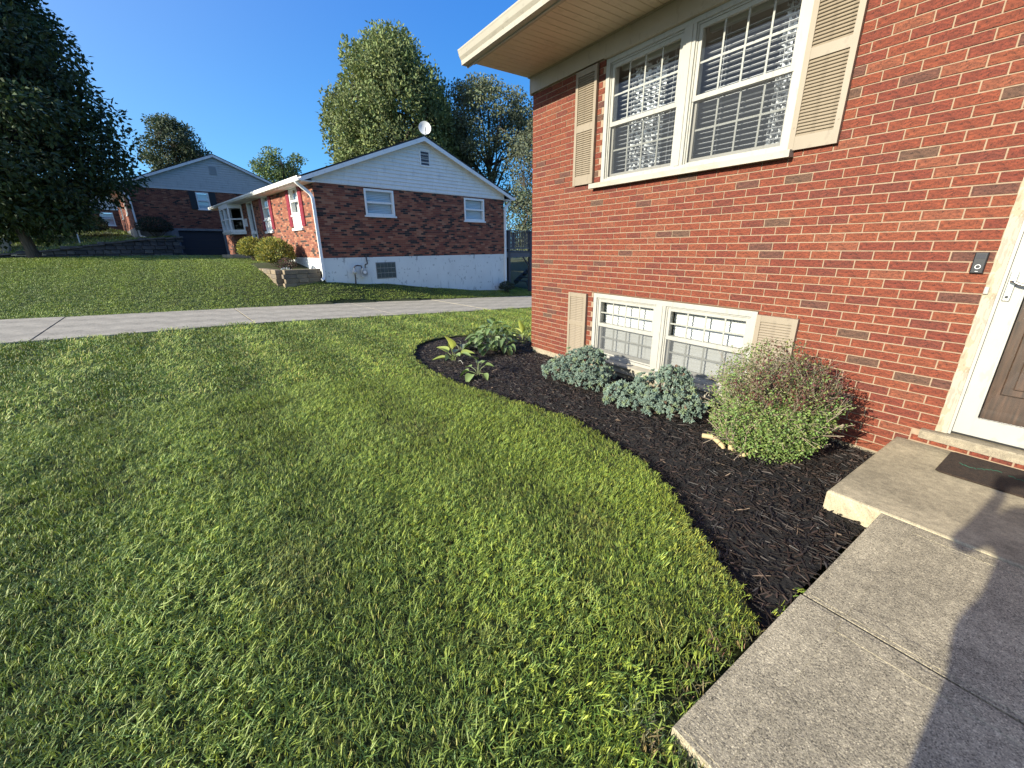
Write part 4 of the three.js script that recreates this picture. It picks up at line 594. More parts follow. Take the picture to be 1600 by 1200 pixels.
{
  const near = [[], []], mid = [], far = [];
  const walkHit = (x, z) => (x > 5.0 && x < 6.53 && z > 1.3 && z < 3.26) || (x > 6.4 && x < 9.2 && z > 2.27 && z < 3.27) || (x > 4.74 && x < 6.63 && z < 1.36 && z > -0.1);
  const houseHit = (x, z) => x > -0.02 && x < 9.7 && z < 0.02 && z > -8.5;
  const ok = (x, z) => !walkHit(x, z) && !houseHit(x, z) && !inBed(x, z);
  // our lawn, on a jittered grid whose pitch grows with distance from the walk
  const seen = (x, z, y) => { const v = proj(x, y, z); return (v.z < 1 && Math.abs(v.x) < 1.25 && v.y < 1.25 && v.y > -1.45) || (x > 0 && Math.hypot(x - camera.position.x, z - camera.position.z) < 4.8); };
  const cx = camera.position.x, cz = camera.position.z;
  const cell = (x0, x1, z0, z1, dens, test, cb) => { const s = 1 / Math.sqrt(dens); for (let x = x0; x < x1; x += s) for (let z = z0; z < z1; z += s) { const px = x + R() * s, pz = z + R() * s; if (test(px, pz)) cb(px, pz); } };
  for (const [r0, r1, dens, list, sc] of [[0, 3.0, 900, 0, 0.9], [3.0, 5.2, 620, 0, 0.95], [5.2, 8, 330, 1, 1.1], [8, 30, 170, 1, 1.35]])
    cell(-8.8, 9, -14, 12, dens, (x, z) => { const d = Math.hypot(x - cx, z - cz); return d >= r0 && d < r1 && x > edgeX(nearEdge, z) - 0.05 && x < 8 && ok(x, z) && seen(x, z, 0); }, (x, z) => {
      const s = stripe(x, z), y = yard(x, z), edge = inBed(x, z) ? 0 : bedDist(x, z), n1 = fbm(x * 2.3, z * 2.3, 421, 3) - 0.5, n2 = fbm(x * 2.3 + 50, z * 2.3, 425, 3) - 0.5;
      const c = lawnColour(x, z), bare = sstep(4.80, 5.02, x) * sstep(2.5, 2.75, z) * sstep(3.45, 3.1, z); if (R() < bare * 0.45) return; if (R() < bare * 0.7) c.setRGB(0.24 * RR(0.6, 1.2), 0.19 * RR(0.7, 1.1), 0.075); if (edge < 0.12) { c.r *= 1.12; c.g *= 1.05; }
      const trim = 0.72 + 0.28 * sstep(0, 0.12, edge), lump = fbm(x * 4.5 + 30, z * 4.5, 431, 3) - 0.5, ridge = Math.sin((z * 0.80 - x * 0.6) * 13 + 4 * n1) * 0.5; near[list].push([x, y + 0.02 * lump + 0.006 * ridge, z, trim * sc * RR(0.75, 1.2) * (1 + 0.55 * lump + 0.2 * n1), c, 0.28 * s + 0.4 * n1 + gauss() * 0.4, 0.5 * n2 + gauss() * 0.4]);
    });
  cell(-24, -5, -10, 15, 170, (x, z) => x < edgeX(farEdge, z) + 0.03 && (() => { const q = toN(x, z); return q[0] > -14.8 && !(q[0] < 0.06 && q[0] > -14.1 && q[1] < 0.06 && q[1] > -8.7) && !(q[0] < -0.05 && q[0] > -3.5 && q[1] > 0 && q[1] < 1.55) && !(q[0] > -9.2 && q[0] < -6.9 && q[1] > 0 && q[1] < 1.7) && seen(x, z, 1); })(), (x, z) => { const c = lawnColour(x, z, 1); far.push([x, ground(x, z) - 0.01, z, 1.3 * RR(0.7, 1.25), c, gauss() * 0.3, gauss() * 0.3]); });
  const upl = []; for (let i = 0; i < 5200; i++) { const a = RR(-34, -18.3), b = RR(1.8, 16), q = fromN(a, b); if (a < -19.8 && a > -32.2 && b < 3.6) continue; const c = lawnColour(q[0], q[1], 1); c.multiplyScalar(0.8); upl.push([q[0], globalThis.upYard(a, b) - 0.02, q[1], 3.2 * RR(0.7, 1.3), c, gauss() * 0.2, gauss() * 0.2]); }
  scatter('lawn_grass', 'mown green grass of the lawn close to the walk and mulch bed', tuft(23, 0.046, 0.034, 0.0033, 1.4), near[0]);
  scatter('lawn_grass', 'mown green grass of the lawn stretching to the driveway', tuft(20, 0.06, 0.034, 0.0055, 1.6), near[1]);
  scatter('lawn_grass', 'sunlit grass bank beyond the driveway below the white gabled house', tuft(20, 0.07, 0.034, 0.006, 1.6), far);
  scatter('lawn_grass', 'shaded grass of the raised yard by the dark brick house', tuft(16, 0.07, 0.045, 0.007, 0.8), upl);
  console.log('grass', near[0].length, near[1].length, far.length);
}
// ------------------------------------------------------------------ mulch chips
{
  const shapes = [[0.045, 0.005, 0.007], [0.06, 0.004, 0.005], [0.032, 0.007, 0.011], [0.085, 0.003, 0.0035]];
  const cmat = mat(L(1, 1, 1), 0.6, { vertexColors: true });
  shapes.forEach((s, si) => {
    let g = new THREE.BoxGeometry(...s, 3, 1, 1); const p = g.attributes.position; for (let i = 0; i < p.count; i++) { const t = p.getX(i) / s[0]; p.setZ(i, p.getZ(i) * (1 - Math.abs(t) * 1.2) + 0.1 * s[0] * t * t); p.setY(i, p.getY(i) * (1 - Math.abs(t) * 0.7)); } g = toCreasedNormals(g, 0.5); tint(g, L(1, 1, 1));
    const pts = []; const N = [15000, 16000, 9000, 5200][si]; for (let i = 0; i < N; i++) { const x = RR(-2.1, 5.0), z = RR(-1.3, 2.6); if (inBed(x, z)) pts.push([x, z]); }
    const m = new THREE.InstancedMesh(g, cmat, pts.length), M4 = new THREE.Matrix4(), q = new THREE.Quaternion();
    pts.forEach(([x, z], i) => { q.setFromEuler(new THREE.Euler(gauss() * 0.5, R() * 6.283, gauss() * 0.38)); const k = RR(0.6, 1.6); M4.compose(V(x, bedTop(x, z) + RR(-0.004, 0.016), z), q, V(k, RR(0.7, 1.4), RR(0.7, 1.4))); m.setMatrixAt(i, M4); const t = R(), b = RR(0.6, 1.4); m.setColorAt(i, t < 0.58 ? L(0.013 * b, 0.0096 * b, 0.008 * b) : t < 0.88 ? L(0.029 * b, 0.0185 * b, 0.0135 * b) : t < 0.988 ? L(0.052 * b, 0.034 * b, 0.026 * b) : L(0.17 * b, 0.12 * b, 0.08 * b)); });
    m.name = numbered('mulch_chips'); m.userData = { kind: 'stuff', label: ['dark chunky mulch chips covering the planting bed', 'dark thin mulch splinters covering the planting bed', 'dark stubby mulch flakes covering the planting bed', 'dark long mulch shreds covering the planting bed'][si] }; scene.add(m);
  });
}
// ------------------------------------------------------------------ leafy things
function leafSoup() {   // collects single leaves into one mesh
  const pos = [], col = [];
  return {
    leaf(p, dir, up, len, wid, c, fold = 0.25) {   // kite leaf, folded on the midrib
      const d = dir.clone().normalize(), s = new THREE.Vector3().crossVectors(d, up).normalize(), n = new THREE.Vector3().crossVectors(s, d);
      const A = p, B = p.clone().addScaledVector(d, len * 0.45).addScaledVector(s, wid * 0.5).addScaledVector(n, fold * wid * 0.5), C = p.clone().addScaledVector(d, len).addScaledVector(n, -0.08 * len), D = p.clone().addScaledVector(d, len * 0.45).addScaledVector(s, -wid * 0.5).addScaledVector(n, fold * wid * 0.5);
      for (const q of [A, B, C, A, C, D]) { pos.push(q.x, q.y, q.z); col.push(c.r, c.g, c.b); }
    },
    build() { const g = new THREE.BufferGeometry(); g.setAttribute('position', new THREE.Float32BufferAttribute(pos, 3)); g.setAttribute('color', new THREE.Float32BufferAttribute(col, 3)); g.computeVertexNormals(); return g; },
    count: () => pos.length / 18,
  };
}
const rdir = () => { let v; do v = V(R() * 2 - 1, R() * 2 - 1, R() * 2 - 1); while (v.lengthSq() > 1 || v.lengthSq() < 0.01); return v.normalize(); };
function vary(c, k = 0.25) { const f = 1 + (R() - 0.5) * 2 * k, w = 1 + (R() - 0.5) * k * 0.8; return L(c[0] * f * w, c[1] * f, c[2] * f * (2 - w)); }
// tree: trunk with limbs to clumps; leaves gathered in clumps through the crown volume
function tree(name, label, base, o) {
  const t = thing(name, label, 'tree', [base[0], base[1], base[2]], 0, o.group);
  const clumps = []; let guard = 0;
  while (clumps.length < o.clumps && guard++ < 20000) {
    const y = R() * 2 - 1, an = R() * 6.283, rim = Math.sqrt(Math.max(0, 1 - Math.pow(Math.abs(y), o.pw ?? 2))), rr = Math.pow(R(), o.hollow ?? 0.45) * rim, prof = o.profile ? o.profile((y + 1) / 2) : 1;
    if (R() > rim + 0.15) continue;
    const p = V(o.c[0] + Math.cos(an) * rr * o.r[0] * prof, o.c[1] + y * o.r[1], o.c[2] + Math.sin(an) * rr * o.r[2] * prof);
    const gap = fbm(p.x * 0.55 + p.y * 0.3 + 40, p.z * 0.55 + p.y * 0.4 + 40, 501 + (o.seed ?? 0), 2); if (gap < (o.gap ?? 0.3)) continue;
    clumps.push({ p, r: o.cr * RR(0.7, 1.35) });
  }
  const soup = leafSoup();
  for (const c of clumps) { const n = Math.round(o.leaves * (c.r / o.cr) ** 2 * RR(0.8, 1.2)), tone = RR(0.82, 1.2), sq = RR(0.6, 0.9) * (o.tall ?? 1);
    for (let i = 0; i < n; i++) { const d = rdir(), rr = Math.pow(R(), 0.4) * c.r, p = V(c.p.x + d.x * rr, c.p.y + d.y * rr * sq, c.p.z + d.z * rr); const out = d.clone().multiplyScalar(0.7).add(rdir().multiplyScalar(0.8)).add(V(0, o.droop ?? -0.25, 0)); const cc = vary(o.col, 0.28); cc.multiplyScalar(tone); soup.leaf(p, out, rdir().multiplyScalar(0.9).add(V(0, 1, 0)), o.leaf * RR(0.7, 1.3), o.leaf * RR(0.45, 0.75), cc); } }
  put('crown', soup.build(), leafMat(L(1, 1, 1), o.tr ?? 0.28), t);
  // wood
  const wood = [], th = o.trunkH, top = V(o.c[0] * 0.4, th, o.c[2] * 0.4);
  const flare = new THREE.LatheGeometry([[o.tr0 * 1.7, -0.3], [o.tr0 * 1.35, 0.05], [o.tr0 * 1.08, 0.35], [o.tr0, 0.9], [o.tr0 * 0.85, th]].map((p) => new THREE.Vector2(...p)), 14); { const p = flare.attributes.position; for (let i = 0; i < p.count; i++) { const k = clamp(p.getY(i) / th, 0, 1); p.setX(i, p.getX(i) + top.x * k + 0.03 * Math.sin(p.getY(i) * 3)); p.setZ(i, p.getZ(i) + top.z * k); } flare.computeVertexNormals(); }
  put('trunk', flare, M.bark, t);
  const leader = V(o.c[0], o.c[1] + o.r[1] * 0.55, o.c[2]); wood.push(rod(top, leader, o.tr0 * 0.8, o.tr0 * 0.2, 8));
  const majors = []; for (let k = 0; k < o.limbs; k++) { const a = (k / o.limbs) * 6.283 + gauss() * 0.3, s = R() * 0.55, st = top.clone().lerp(leader, s), hgt = lerp(0.0, 0.75, R()), e = V(o.c[0] + Math.cos(a) * o.r[0] * 0.6, o.c[1] + (hgt - 0.25) * o.r[1], o.c[2] + Math.sin(a) * o.r[2] * 0.6), m1 = st.clone().lerp(e, 0.5).add(V(gauss() * 0.2, o.r[1] * 0.06, gauss() * 0.2)); wood.push(rod(st, m1, o.tr0 * 0.42, o.tr0 * 0.28, 6), rod(m1, e, o.tr0 * 0.28, o.tr0 * 0.1, 6)); majors.push(m1, e, st); }
  for (const c of clumps) { let best = majors[0], bd = 1e9; for (const m of majors) { const d = m.distanceToSquared(c.p); if (d < bd) { bd = d; best = m; } } const mid = best.clone().lerp(c.p, 0.55).add(V(gauss() * 0.15, -0.1, gauss() * 0.15)); wood.push(rod(best, mid, o.tr0 * 0.13, o.tr0 * 0.08, 4), rod(mid, c.p, o.tr0 * 0.08, o.tr0 * 0.03, 4)); }
  put('limbs', merge(wood), M.bark, t);
  return t;
}
const onN = (a, b) => { const q = fromN(a, b); return [q[0], ground(q[0], q[1]) - 0.03, q[1]]; };
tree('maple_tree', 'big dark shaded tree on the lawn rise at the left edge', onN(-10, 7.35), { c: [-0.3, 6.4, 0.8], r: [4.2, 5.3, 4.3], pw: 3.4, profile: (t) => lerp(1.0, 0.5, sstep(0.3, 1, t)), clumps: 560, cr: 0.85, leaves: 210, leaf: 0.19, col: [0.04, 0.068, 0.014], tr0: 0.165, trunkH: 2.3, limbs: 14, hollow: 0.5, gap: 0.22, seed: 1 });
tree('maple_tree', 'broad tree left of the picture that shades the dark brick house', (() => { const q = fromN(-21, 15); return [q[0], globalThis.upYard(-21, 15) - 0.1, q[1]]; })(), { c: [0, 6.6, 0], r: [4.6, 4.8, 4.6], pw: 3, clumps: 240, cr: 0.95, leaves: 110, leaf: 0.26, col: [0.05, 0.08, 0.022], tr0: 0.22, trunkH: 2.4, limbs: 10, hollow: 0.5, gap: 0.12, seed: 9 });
{
  const q = fromN(-17, -12.6);
  tree('deciduous_tree', 'tall dense full green tree behind the white gabled house', [q[0], -0.3, q[1]], { c: [0, 8.9, -0.3], r: [4.6, 6.9, 4.7], pw: 3.2, tall: 2.0, profile: (t) => lerp(1, 0.84, sstep(0.5, 1, t)), clumps: 620, cr: 0.66, leaves: 130, leaf: 0.25, col: [0.165, 0.205, 0.06], tr0: 0.35, trunkH: 3.2, limbs: 14, hollow: 0.3, droop: 0.35, gap: 0.16, seed: 2 });
  const q3 = fromN(-14.5, -20.6);
  tree('deciduous_tree', 'airy tree with bare dark limbs between the dense tree and the near house', [q3[0], -0.6, q3[1]], { c: [0, 10.6, 0], r: [4.6, 4.0, 5.2], pw: 2.6, profile: (t) => lerp(0.72, 1, sstep(0.1, 0.6, t)), clumps: 155, cr: 0.78, leaves: 115, leaf: 0.22, col: [0.11, 0.13, 0.055], tr0: 0.3, trunkH: 4.2, limbs: 14, hollow: 0.42, gap: 0.38, seed: 3 });
  const q4 = fromN(-9.2, -21.5);
  tree('deciduous_tree', 'grey green tree rising above the deck at the near house corner', [q4[0], -0.8, q4[1]], { c: [0, 6.4, 0], r: [3.4, 5.2, 3.4], clumps: 150, cr: 0.75, leaves: 95, leaf: 0.2, col: [0.12, 0.14, 0.075], tr0: 0.2, trunkH: 2.2, limbs: 9, hollow: 0.45, gap: 0.28, seed: 4 });
  const q5 = fromN(-35, -1.6); tree('deciduous_tree', 'small round tree showing above the dark house roof', [q5[0], 1.0, q5[1]], { c: [0, 8.4, 0], r: [2.2, 2.7, 2.2], pw: 3, clumps: 110, cr: 0.62, leaves: 110, leaf: 0.22, col: [0.06, 0.085, 0.03], tr0: 0.2, trunkH: 4.5, limbs: 7, hollow: 0.45, gap: 0.25, seed: 5 });
  const q6 = fromN(-30, -8.7); tree('deciduous_tree', 'small pale treetop between the two neighbouring roofs', [q6[0], 0.6, q6[1]], { c: [0, 7.4, 0], r: [2.2, 2.2, 2.4], clumps: 70, cr: 0.6, leaves: 100, leaf: 0.2, col: [0.13, 0.19, 0.05], tr0: 0.2, trunkH: 4, limbs: 7, hollow: 0.45, gap: 0.28, seed: 6 });
  const q7 = fromN(-31, 12); tree('deciduous_tree', 'dim tree on the raised yard far behind the big dark tree', [q7[0], 2.2, q7[1]], { c: [0, 4.6, 0], r: [3.6, 3.6, 3.6], clumps: 90, cr: 0.8, leaves: 80, leaf: 0.24, col: [0.05, 0.08, 0.025], tr0: 0.2, trunkH: 1.8, limbs: 8, hollow: 0.45, gap: 0.2, seed: 7 });
  const q8 = fromN(-20, -32); tree('deciduous_tree', 'low distant tree showing beyond the deck', [q8[0], -0.6, q8[1]], { c: [0, 4.6, 0], r: [4.5, 4, 4.5], clumps: 90, cr: 0.9, leaves: 80, leaf: 0.26, col: [0.09, 0.13, 0.05], tr0: 0.22, trunkH: 1.6, limbs: 8, hollow: 0.45, gap: 0.2, seed: 8 });
}
// clipped bushes by the neighbouring house
function bush(name, label, pos, r, o) {
  const t = thing(name, label, 'bush', pos, 0, o.group), soup = leafSoup(), tw = [];
  for (let i = 0; i < o.n; i++) { const d = rdir(); if (d.y < -0.3) d.y *= 0.4; const bump = 0.86 + 0.28 * fbm(d.x * 3 + 9, d.z * 3 + d.y * 2 + 9, 601, 3), rr = Math.pow(R(), 0.22) * bump, p = V(d.x * r[0] * rr, r[1] + d.y * r[1] * rr, d.z * r[2] * rr); soup.leaf(p, d.clone().add(rdir().multiplyScalar(0.9)).add(V(0, 0.3, 0)), rdir().add(V(0, 0.8, 0)), o.leaf * RR(0.7, 1.3), o.leaf * RR(0.4, 0.6), vary(R() < (o.mix ?? 0) ? o.col2 : o.col, 0.3)); }
  put('foliage', soup.build(), leafMat(L(1, 1, 1), 0.3), t);
  for (let k = 0; k < 14; k++) { const a = R() * 6.283, e = V(Math.cos(a) * r[0] * 0.75, r[1] * RR(0.8, 1.5), Math.sin(a) * r[2] * 0.75); tw.push(rod(V(gauss() * 0.04, -0.06, gauss() * 0.04), e, 0.014, 0.005, 5)); }
  put('stems', merge(tw), M.bark, t); return t;
}
bush('golden_bush', 'round golden green bush farther from the stone planter', nPos(-4.6, 0.92, 1.0), [0.52, 0.46, 0.52], { n: 3200, leaf: 0.095, col: [0.34, 0.31, 0.04], col2: [0.11, 0.15, 0.03], mix: 0.3 });
bush('golden_bush', 'larger golden green bush behind the stone planter', nPos(-2.3, 0.62, 0.85), [0.64, 0.58, 0.62], { n: 4600, leaf: 0.095, col: [0.35, 0.32, 0.045], col2: [0.11, 0.15, 0.03], mix: 0.3 });
bush('reddish_shrub', 'small dark reddish shrub in the stone planter', nPos(-1.15, 0.62, 0.85), [0.3, 0.24, 0.3], { n: 900, leaf: 0.06, col: [0.12, 0.05, 0.04], col2: [0.06, 0.08, 0.03], mix: 0.5 });
bush('white_flowers', 'low white flowers along the stone planter edge', nPos(-0.75, 0.64, 1.05), [0.38, 0.07, 0.16], { n: 420, leaf: 0.045, col: [0.75, 0.75, 0.78], col2: [0.06, 0.10, 0.03], mix: 0.6 });
bush('dark_bush', 'small dark bush at the back corner of the white foundation', (() => { const p = onN(0.42, -8.35); return p; })(), [0.36, 0.26, 0.36], { n: 1800, leaf: 0.06, col: [0.03, 0.05, 0.02] });
bush('dark_bush', 'dark evergreen bush below the window of the dark brick house', (() => { const q = fromN(-19.2, 2.6); return [q[0], 2.1, q[1]]; })(), [0.7, 0.6, 0.9], { n: 3600, leaf: 0.09, col: [0.022, 0.036, 0.016] });
[[-24.5, 5.4, 0.9], [-24, 7.6, 1.1], [-25.5, 9.8, 1.2], [-23, 11.8, 1.0]].forEach(([a, b, r], i) => bush('hedge_bush', ['shaded bush on the raised yard nearest the dark brick house', 'shaded bush on the raised yard right of the tree trunk', 'shaded bush on the raised yard behind the tree trunk', 'shaded bush on the raised yard by the concrete steps'][i], (() => { const q = fromN(a, b); return [q[0], globalThis.upYard(a, b) - 0.05, q[1]]; })(), [r, r * 0.75, r], { n: 2600, leaf: 0.13, col: [0.05, 0.075, 0.022], group: 'bushes on the raised yard' }));
{ const s = thing('marker_stake', 'thin white stake standing on the raised yard', 'stake', (() => { const q = fromN(-21.5, 6.1); return [q[0], globalThis.upYard(-21.5, 6.1) - 0.05, q[1]]; })()); put('stake', box(-0.025, 0.025, 0, 0.95, -0.025, 0.025), M.nWhite, s); }

// ------------------------------------------------------------------ planting bed
// blue-green junipers: outward sprigs with side shoots over a lumpy mound
function juniper(label, pos, lobes, n) {
  const t = thing('juniper', label, 'shrub', pos, 0), soup = [], pos_ = [], col_ = [];
  const spike = (a, b, r, c) => { const d = b.clone().sub(a).normalize(), u = new THREE.Vector3().crossVectors(d, Math.abs(d.y) < 0.9 ? V(0, 1, 0) : V(1, 0, 0)).normalize(), w = new THREE.Vector3().crossVectors(d, u), m = a.clone().lerp(b, 0.45); for (let k = 0; k < 4; k++) { const a0 = k * HP, a1 = a0 + HP, p = (q, an, rr) => q.clone().addScaledVector(u, Math.cos(an) * rr).addScaledVector(w, Math.sin(an) * rr); for (const q of [p(a, a0, r * 0.5), p(a, a1, r * 0.5), p(m, a1, r), p(a, a0, r * 0.5), p(m, a1, r), p(m, a0, r), p(m, a0, r), p(m, a1, r), b]) { pos_.push(q.x, q.y, q.z); col_.push(c.r, c.g, c.b); } } };
  for (const [lx, ly, lz, rx, ry, rz, share] of lobes) for (let i = 0; i < (n * share) / 4.2; i++) {
    const d = rdir(); if (d.y < -0.15) d.y = -d.y * 0.5; d.normalize(); const bump = 0.82 + 0.36 * fbm(d.x * 2.6 + lx * 7 + 5, d.z * 2.6 + d.y * 2.3 + lz * 5 + 5, 701, 3), rr = (0.66 + 0.30 * R()) * bump, p0 = V(lx + d.x * rx * rr, ly + d.y * ry * rr, lz + d.z * rz * rr);
    const q = R(), base = q < 0.62 ? [0.165, 0.22, 0.165] : q < 0.84 ? [0.105, 0.15, 0.11] : q < 0.982 ? [0.19, 0.24, 0.125] : [0.15, 0.095, 0.06], kr = RR(0.014, 0.03);
    for (let m = 0; m < 11; m++) { const o = d.clone().multiplyScalar(0.8).add(rdir().multiplyScalar(0.85)).add(V(0, 0.12, 0)).normalize(), p = p0.clone().addScaledVector(o, kr * 0.5 * R()), len = kr * RR(0.8, 1.5), c = vary(base, 0.25); spike(p, p.clone().addScaledVector(o, len), 0.0052, c); for (let k = 0; k < 2; k++) { const s = p.clone().addScaledVector(o, len * RR(0.2, 0.7)), e = s.clone().add(o.clone().multiplyScalar(0.6).add(rdir().multiplyScalar(0.7)).normalize().multiplyScalar(len * RR(0.4, 0.65))); spike(s, e, 0.0042, c); } }
  }
  const g = new THREE.BufferGeometry(); g.setAttribute('position', new THREE.Float32BufferAttribute(pos_, 3)); g.setAttribute('color', new THREE.Float32BufferAttribute(col_, 3)); g.computeVertexNormals(); put('foliage', g, mat(L(1, 1, 1), 0.85, { vertexColors: true }), t);
  const tw = []; for (const [lx, ly, lz, rx, ry, rz] of lobes) for (let k = 0; k < 16; k++) { const d = rdir(); d.y = Math.abs(d.y); tw.push(rod(V(lx * 0.3, -0.06, lz * 0.3), V(lx + d.x * rx * 0.7, Math.max(0.02, ly + d.y * ry * 0.7), lz + d.z * rz * 0.7), 0.009, 0.004, 5)); }
  put('branches', merge(tw), M.bark, t);
}
juniper('rounded blue green juniper under the lower window half near the house corner', [1.92, bedTop(1.92, 0.66), 0.66], [[0, 0.14, 0, 0.42, 0.30, 0.34, 1], [-0.26, 0.08, 0.12, 0.26, 0.22, 0.24, 0.45], [0.2, 0.10, 0.1, 0.28, 0.22, 0.24, 0.5], [0.02, 0.30, -0.06, 0.2, 0.16, 0.2, 0.35]], 1500);
juniper('sprawling blue green juniper next to the tall twiggy shrub', [3.03, bedTop(3.03, 0.62), 0.62], [[0.06, 0.16, 0, 0.33, 0.30, 0.30, 0.9], [-0.34, 0.07, 0.22, 0.19, 0.17, 0.17, 0.35], [-0.1, 0.08, 0.18, 0.28, 0.20, 0.22, 0.6], [0.32, 0.10, 0.08, 0.22, 0.19, 0.22, 0.5], [0.1, 0.34, -0.05, 0.17, 0.14, 0.17, 0.3]], 1500);
// tall twiggy shrub
{
  const px = 4.12, pz = 0.72, t = thing('twiggy_shrub', 'large twiggy half bare shrub with green and reddish leaves by the stoop', 'shrub', [px, bedTop(px, pz), pz]), tw = [], soup = leafSoup(), tips = [];
  const inside = (p) => { const k = 0.9 + 0.25 * fbm(p.x * 4 + 9, p.z * 4 + p.y * 3 + 9, 721, 2); return (p.x / 0.43) ** 2 + ((p.y - 0.41) / 0.50) ** 2 + (p.z / 0.45) ** 2 < k; };
  const grow = (p, d, len, r, depth) => { const e = p.clone().addScaledVector(d, len); tw.push(rod(p, e, r, r * 0.7, depth > 1 ? 5 : 4)); if (depth === 0 || !inside(e)) { tips.push([p, e]); return; } tips.push([p, e]); const n = depth > 3 ? 3 : 2 + (R() < 0.55 ? 1 : 0); for (let k = 0; k < n; k++) { const nd = d.clone().multiplyScalar(0.95).add(rdir().multiplyScalar(0.72)).add(V(0, 0.08, 0)).normalize(); grow(e, nd, len * RR(0.68, 0.95), r * 0.66, depth - 1); } };
  for (let k = 0; k < 24; k++) { const a = (k / 12) * 6.283 + gauss() * 0.2, tilt = k < 13 ? RR(0.2, 1.1) : RR(1.2, 3.2); grow(V(Math.cos(a) * 0.07, -0.05, Math.sin(a) * 0.07), V(Math.cos(a) * tilt, 1, Math.sin(a) * tilt).normalize(), RR(0.19, 0.26), 0.009, 5); }
  for (let k = 0; k < 7; k++) { const a = RR(2.2, 3.6), p = V(-0.05, 0.04, 0.1); grow(p, V(Math.cos(a), RR(0.1, 0.35), RR(0.1, 0.6)).normalize(), RR(0.16, 0.24), 0.005, 1); }
  put('branches', merge(tw), mat(L(0.30, 0.235, 0.165), 0.9), t);
  const stub = merge([tube([[-0.16, -0.06, 0.28], [-0.18, 0.04, 0.29], [-0.26, 0.09, 0.30], [-0.34, 0.085, 0.33]], 0.021, 16, 8), tube([[-0.12, -0.06, 0.26], [-0.13, 0.06, 0.25], [-0.15, 0.16, 0.24]], 0.024, 14, 8), tube([[-0.04, -0.06, 0.30], [-0.02, 0.02, 0.31], [0.03, 0.07, 0.33]], 0.016, 12, 8)]); put('pruned_stub', stub, mat(L(0.42, 0.32, 0.17), 0.9), t);
  for (const [p, e] of tips) { const m = p.clone().lerp(e, R()); if (!inside(m.clone().multiplyScalar(0.93))) continue;
    const green = sstep(-0.32, 0.22, m.x * 0.7 + m.z * 0.55 - (m.y - 0.40) * 0.9 + 0.06), n = Math.round(lerp(1.6, 9.5, green) * RR(0.6, 1.4));
    for (let i = 0; i < n; i++) { const q = p.clone().lerp(e, R()).add(rdir().multiplyScalar(0.018)), red = m.y > 0.52 && m.x > -0.15 && R() < 0.75, c = red ? vary(R() < 0.55 ? [0.11, 0.028, 0.02] : [0.10, 0.075, 0.03], 0.35) : R() < 0.75 ? vary([0.15, 0.23, 0.045], 0.3) : vary([0.21, 0.23, 0.07], 0.3); soup.leaf(q, rdir().add(V(0, 0.2, 0.4)), rdir().add(V(0, 0.7, 0.5)), RR(0.014, 0.026), RR(0.009, 0.015), c); } }
  for (let i = 0; i < 52000; i++) { const m = V(RR(-0.5, 0.5), RR(0.0, 0.95), RR(-0.5, 0.5)); if (!inside(m) || inside(m.clone().sub(V(0, 0.40, 0)).multiplyScalar(1.45).add(V(0, 0.40, 0))) && R() < 0.8) continue; const g = sstep(-0.12, 0.34, m.x * 0.6 + m.z * 0.55 - (m.y - 0.36) * 1.0), up = m.y > 0.5; if (R() > 0.32 + 0.6 * g) continue; const red = up && m.x > -0.1 && R() < 0.6; soup.leaf(m, rdir().add(V(0, 0.2, 0.4)), rdir().add(V(0, 0.7, 0.5)), RR(0.014, 0.027), RR(0.009, 0.016), red ? vary(R() < 0.5 ? [0.11, 0.035, 0.022] : [0.085, 0.08, 0.03], 0.35) : g < 0.25 && R() < 0.6 ? vary([0.10, 0.115, 0.045], 0.35) : vary(R() < 0.7 ? [0.15, 0.235, 0.045] : [0.21, 0.25, 0.07], 0.3)); }
  console.log('shrub leaves', soup.count(), 'twigs', tw.length);
  put('foliage', soup.build(), leafMat(L(1, 1, 1), 0.25, 0.6), t);
}
// broad leaves
function broadLeaf(len, wid, cup, droop, wave = 0) {
  const nu = 8, nv = 6, pos = [], uv = [], idx = []; for (let i = 0; i <= nu; i++) { const t = i / nu, w = wid * Math.pow(Math.sin(Math.PI * Math.pow(t, 0.62)), 0.85) * (t < 0.999 ? 1 : 0) + 0.001; for (let j = 0; j <= nv; j++) { const s = (j / nv) * 2 - 1; pos.push(s * w * 0.5, cup * s * s * w - droop * len * t * t + wave * Math.sin(t * 14 + j) * Math.abs(s), t * len); uv.push(s, t); } }
  for (let i = 0; i < nu; i++) for (let j = 0; j < nv; j++) { const a = i * (nv + 1) + j; idx.push(a, a + nv + 1, a + 1, a + 1, a + nv + 1, a + nv + 2); }
  const g = new THREE.BufferGeometry(); g.setAttribute('position', new THREE.Float32BufferAttribute(pos, 3)); g.setAttribute('uv', new THREE.Float32BufferAttribute(uv, 2)); g.setIndex(idx); g.computeVertexNormals(); return g;
}
const veinTex = tex(256, 1, (u, v) => { const s = Math.abs(u - 0.5) * 2, k = Math.abs(Math.sin((v * 22 - s * 5))) < 0.12 ? 0.86 : 1; return clamp(k * (s < 0.03 ? 1.0 : 0.94) - 0.06 * fbm(u * 14, v * 14, 741, 3, 14), 0, 1); }); veinTex.offset.set(0.5, 0); veinTex.repeat.set(0.5, 1);
const leafM = (c, tr = 0.35) => new THREE.MeshPhysicalMaterial({ color: c, roughness: 0.5, transmission: tr, thickness: 0, map: veinTex, side: THREE.DoubleSide });
const hostaMats = [L(0.38, 0.46, 0.09), L(0.26, 0.36, 0.10), L(0.48, 0.52, 0.10)].map((c) => leafM(c)), greenMats = [L(0.17, 0.27, 0.08), L(0.22, 0.31, 0.11), L(0.14, 0.22, 0.075)].map((c) => leafM(c));
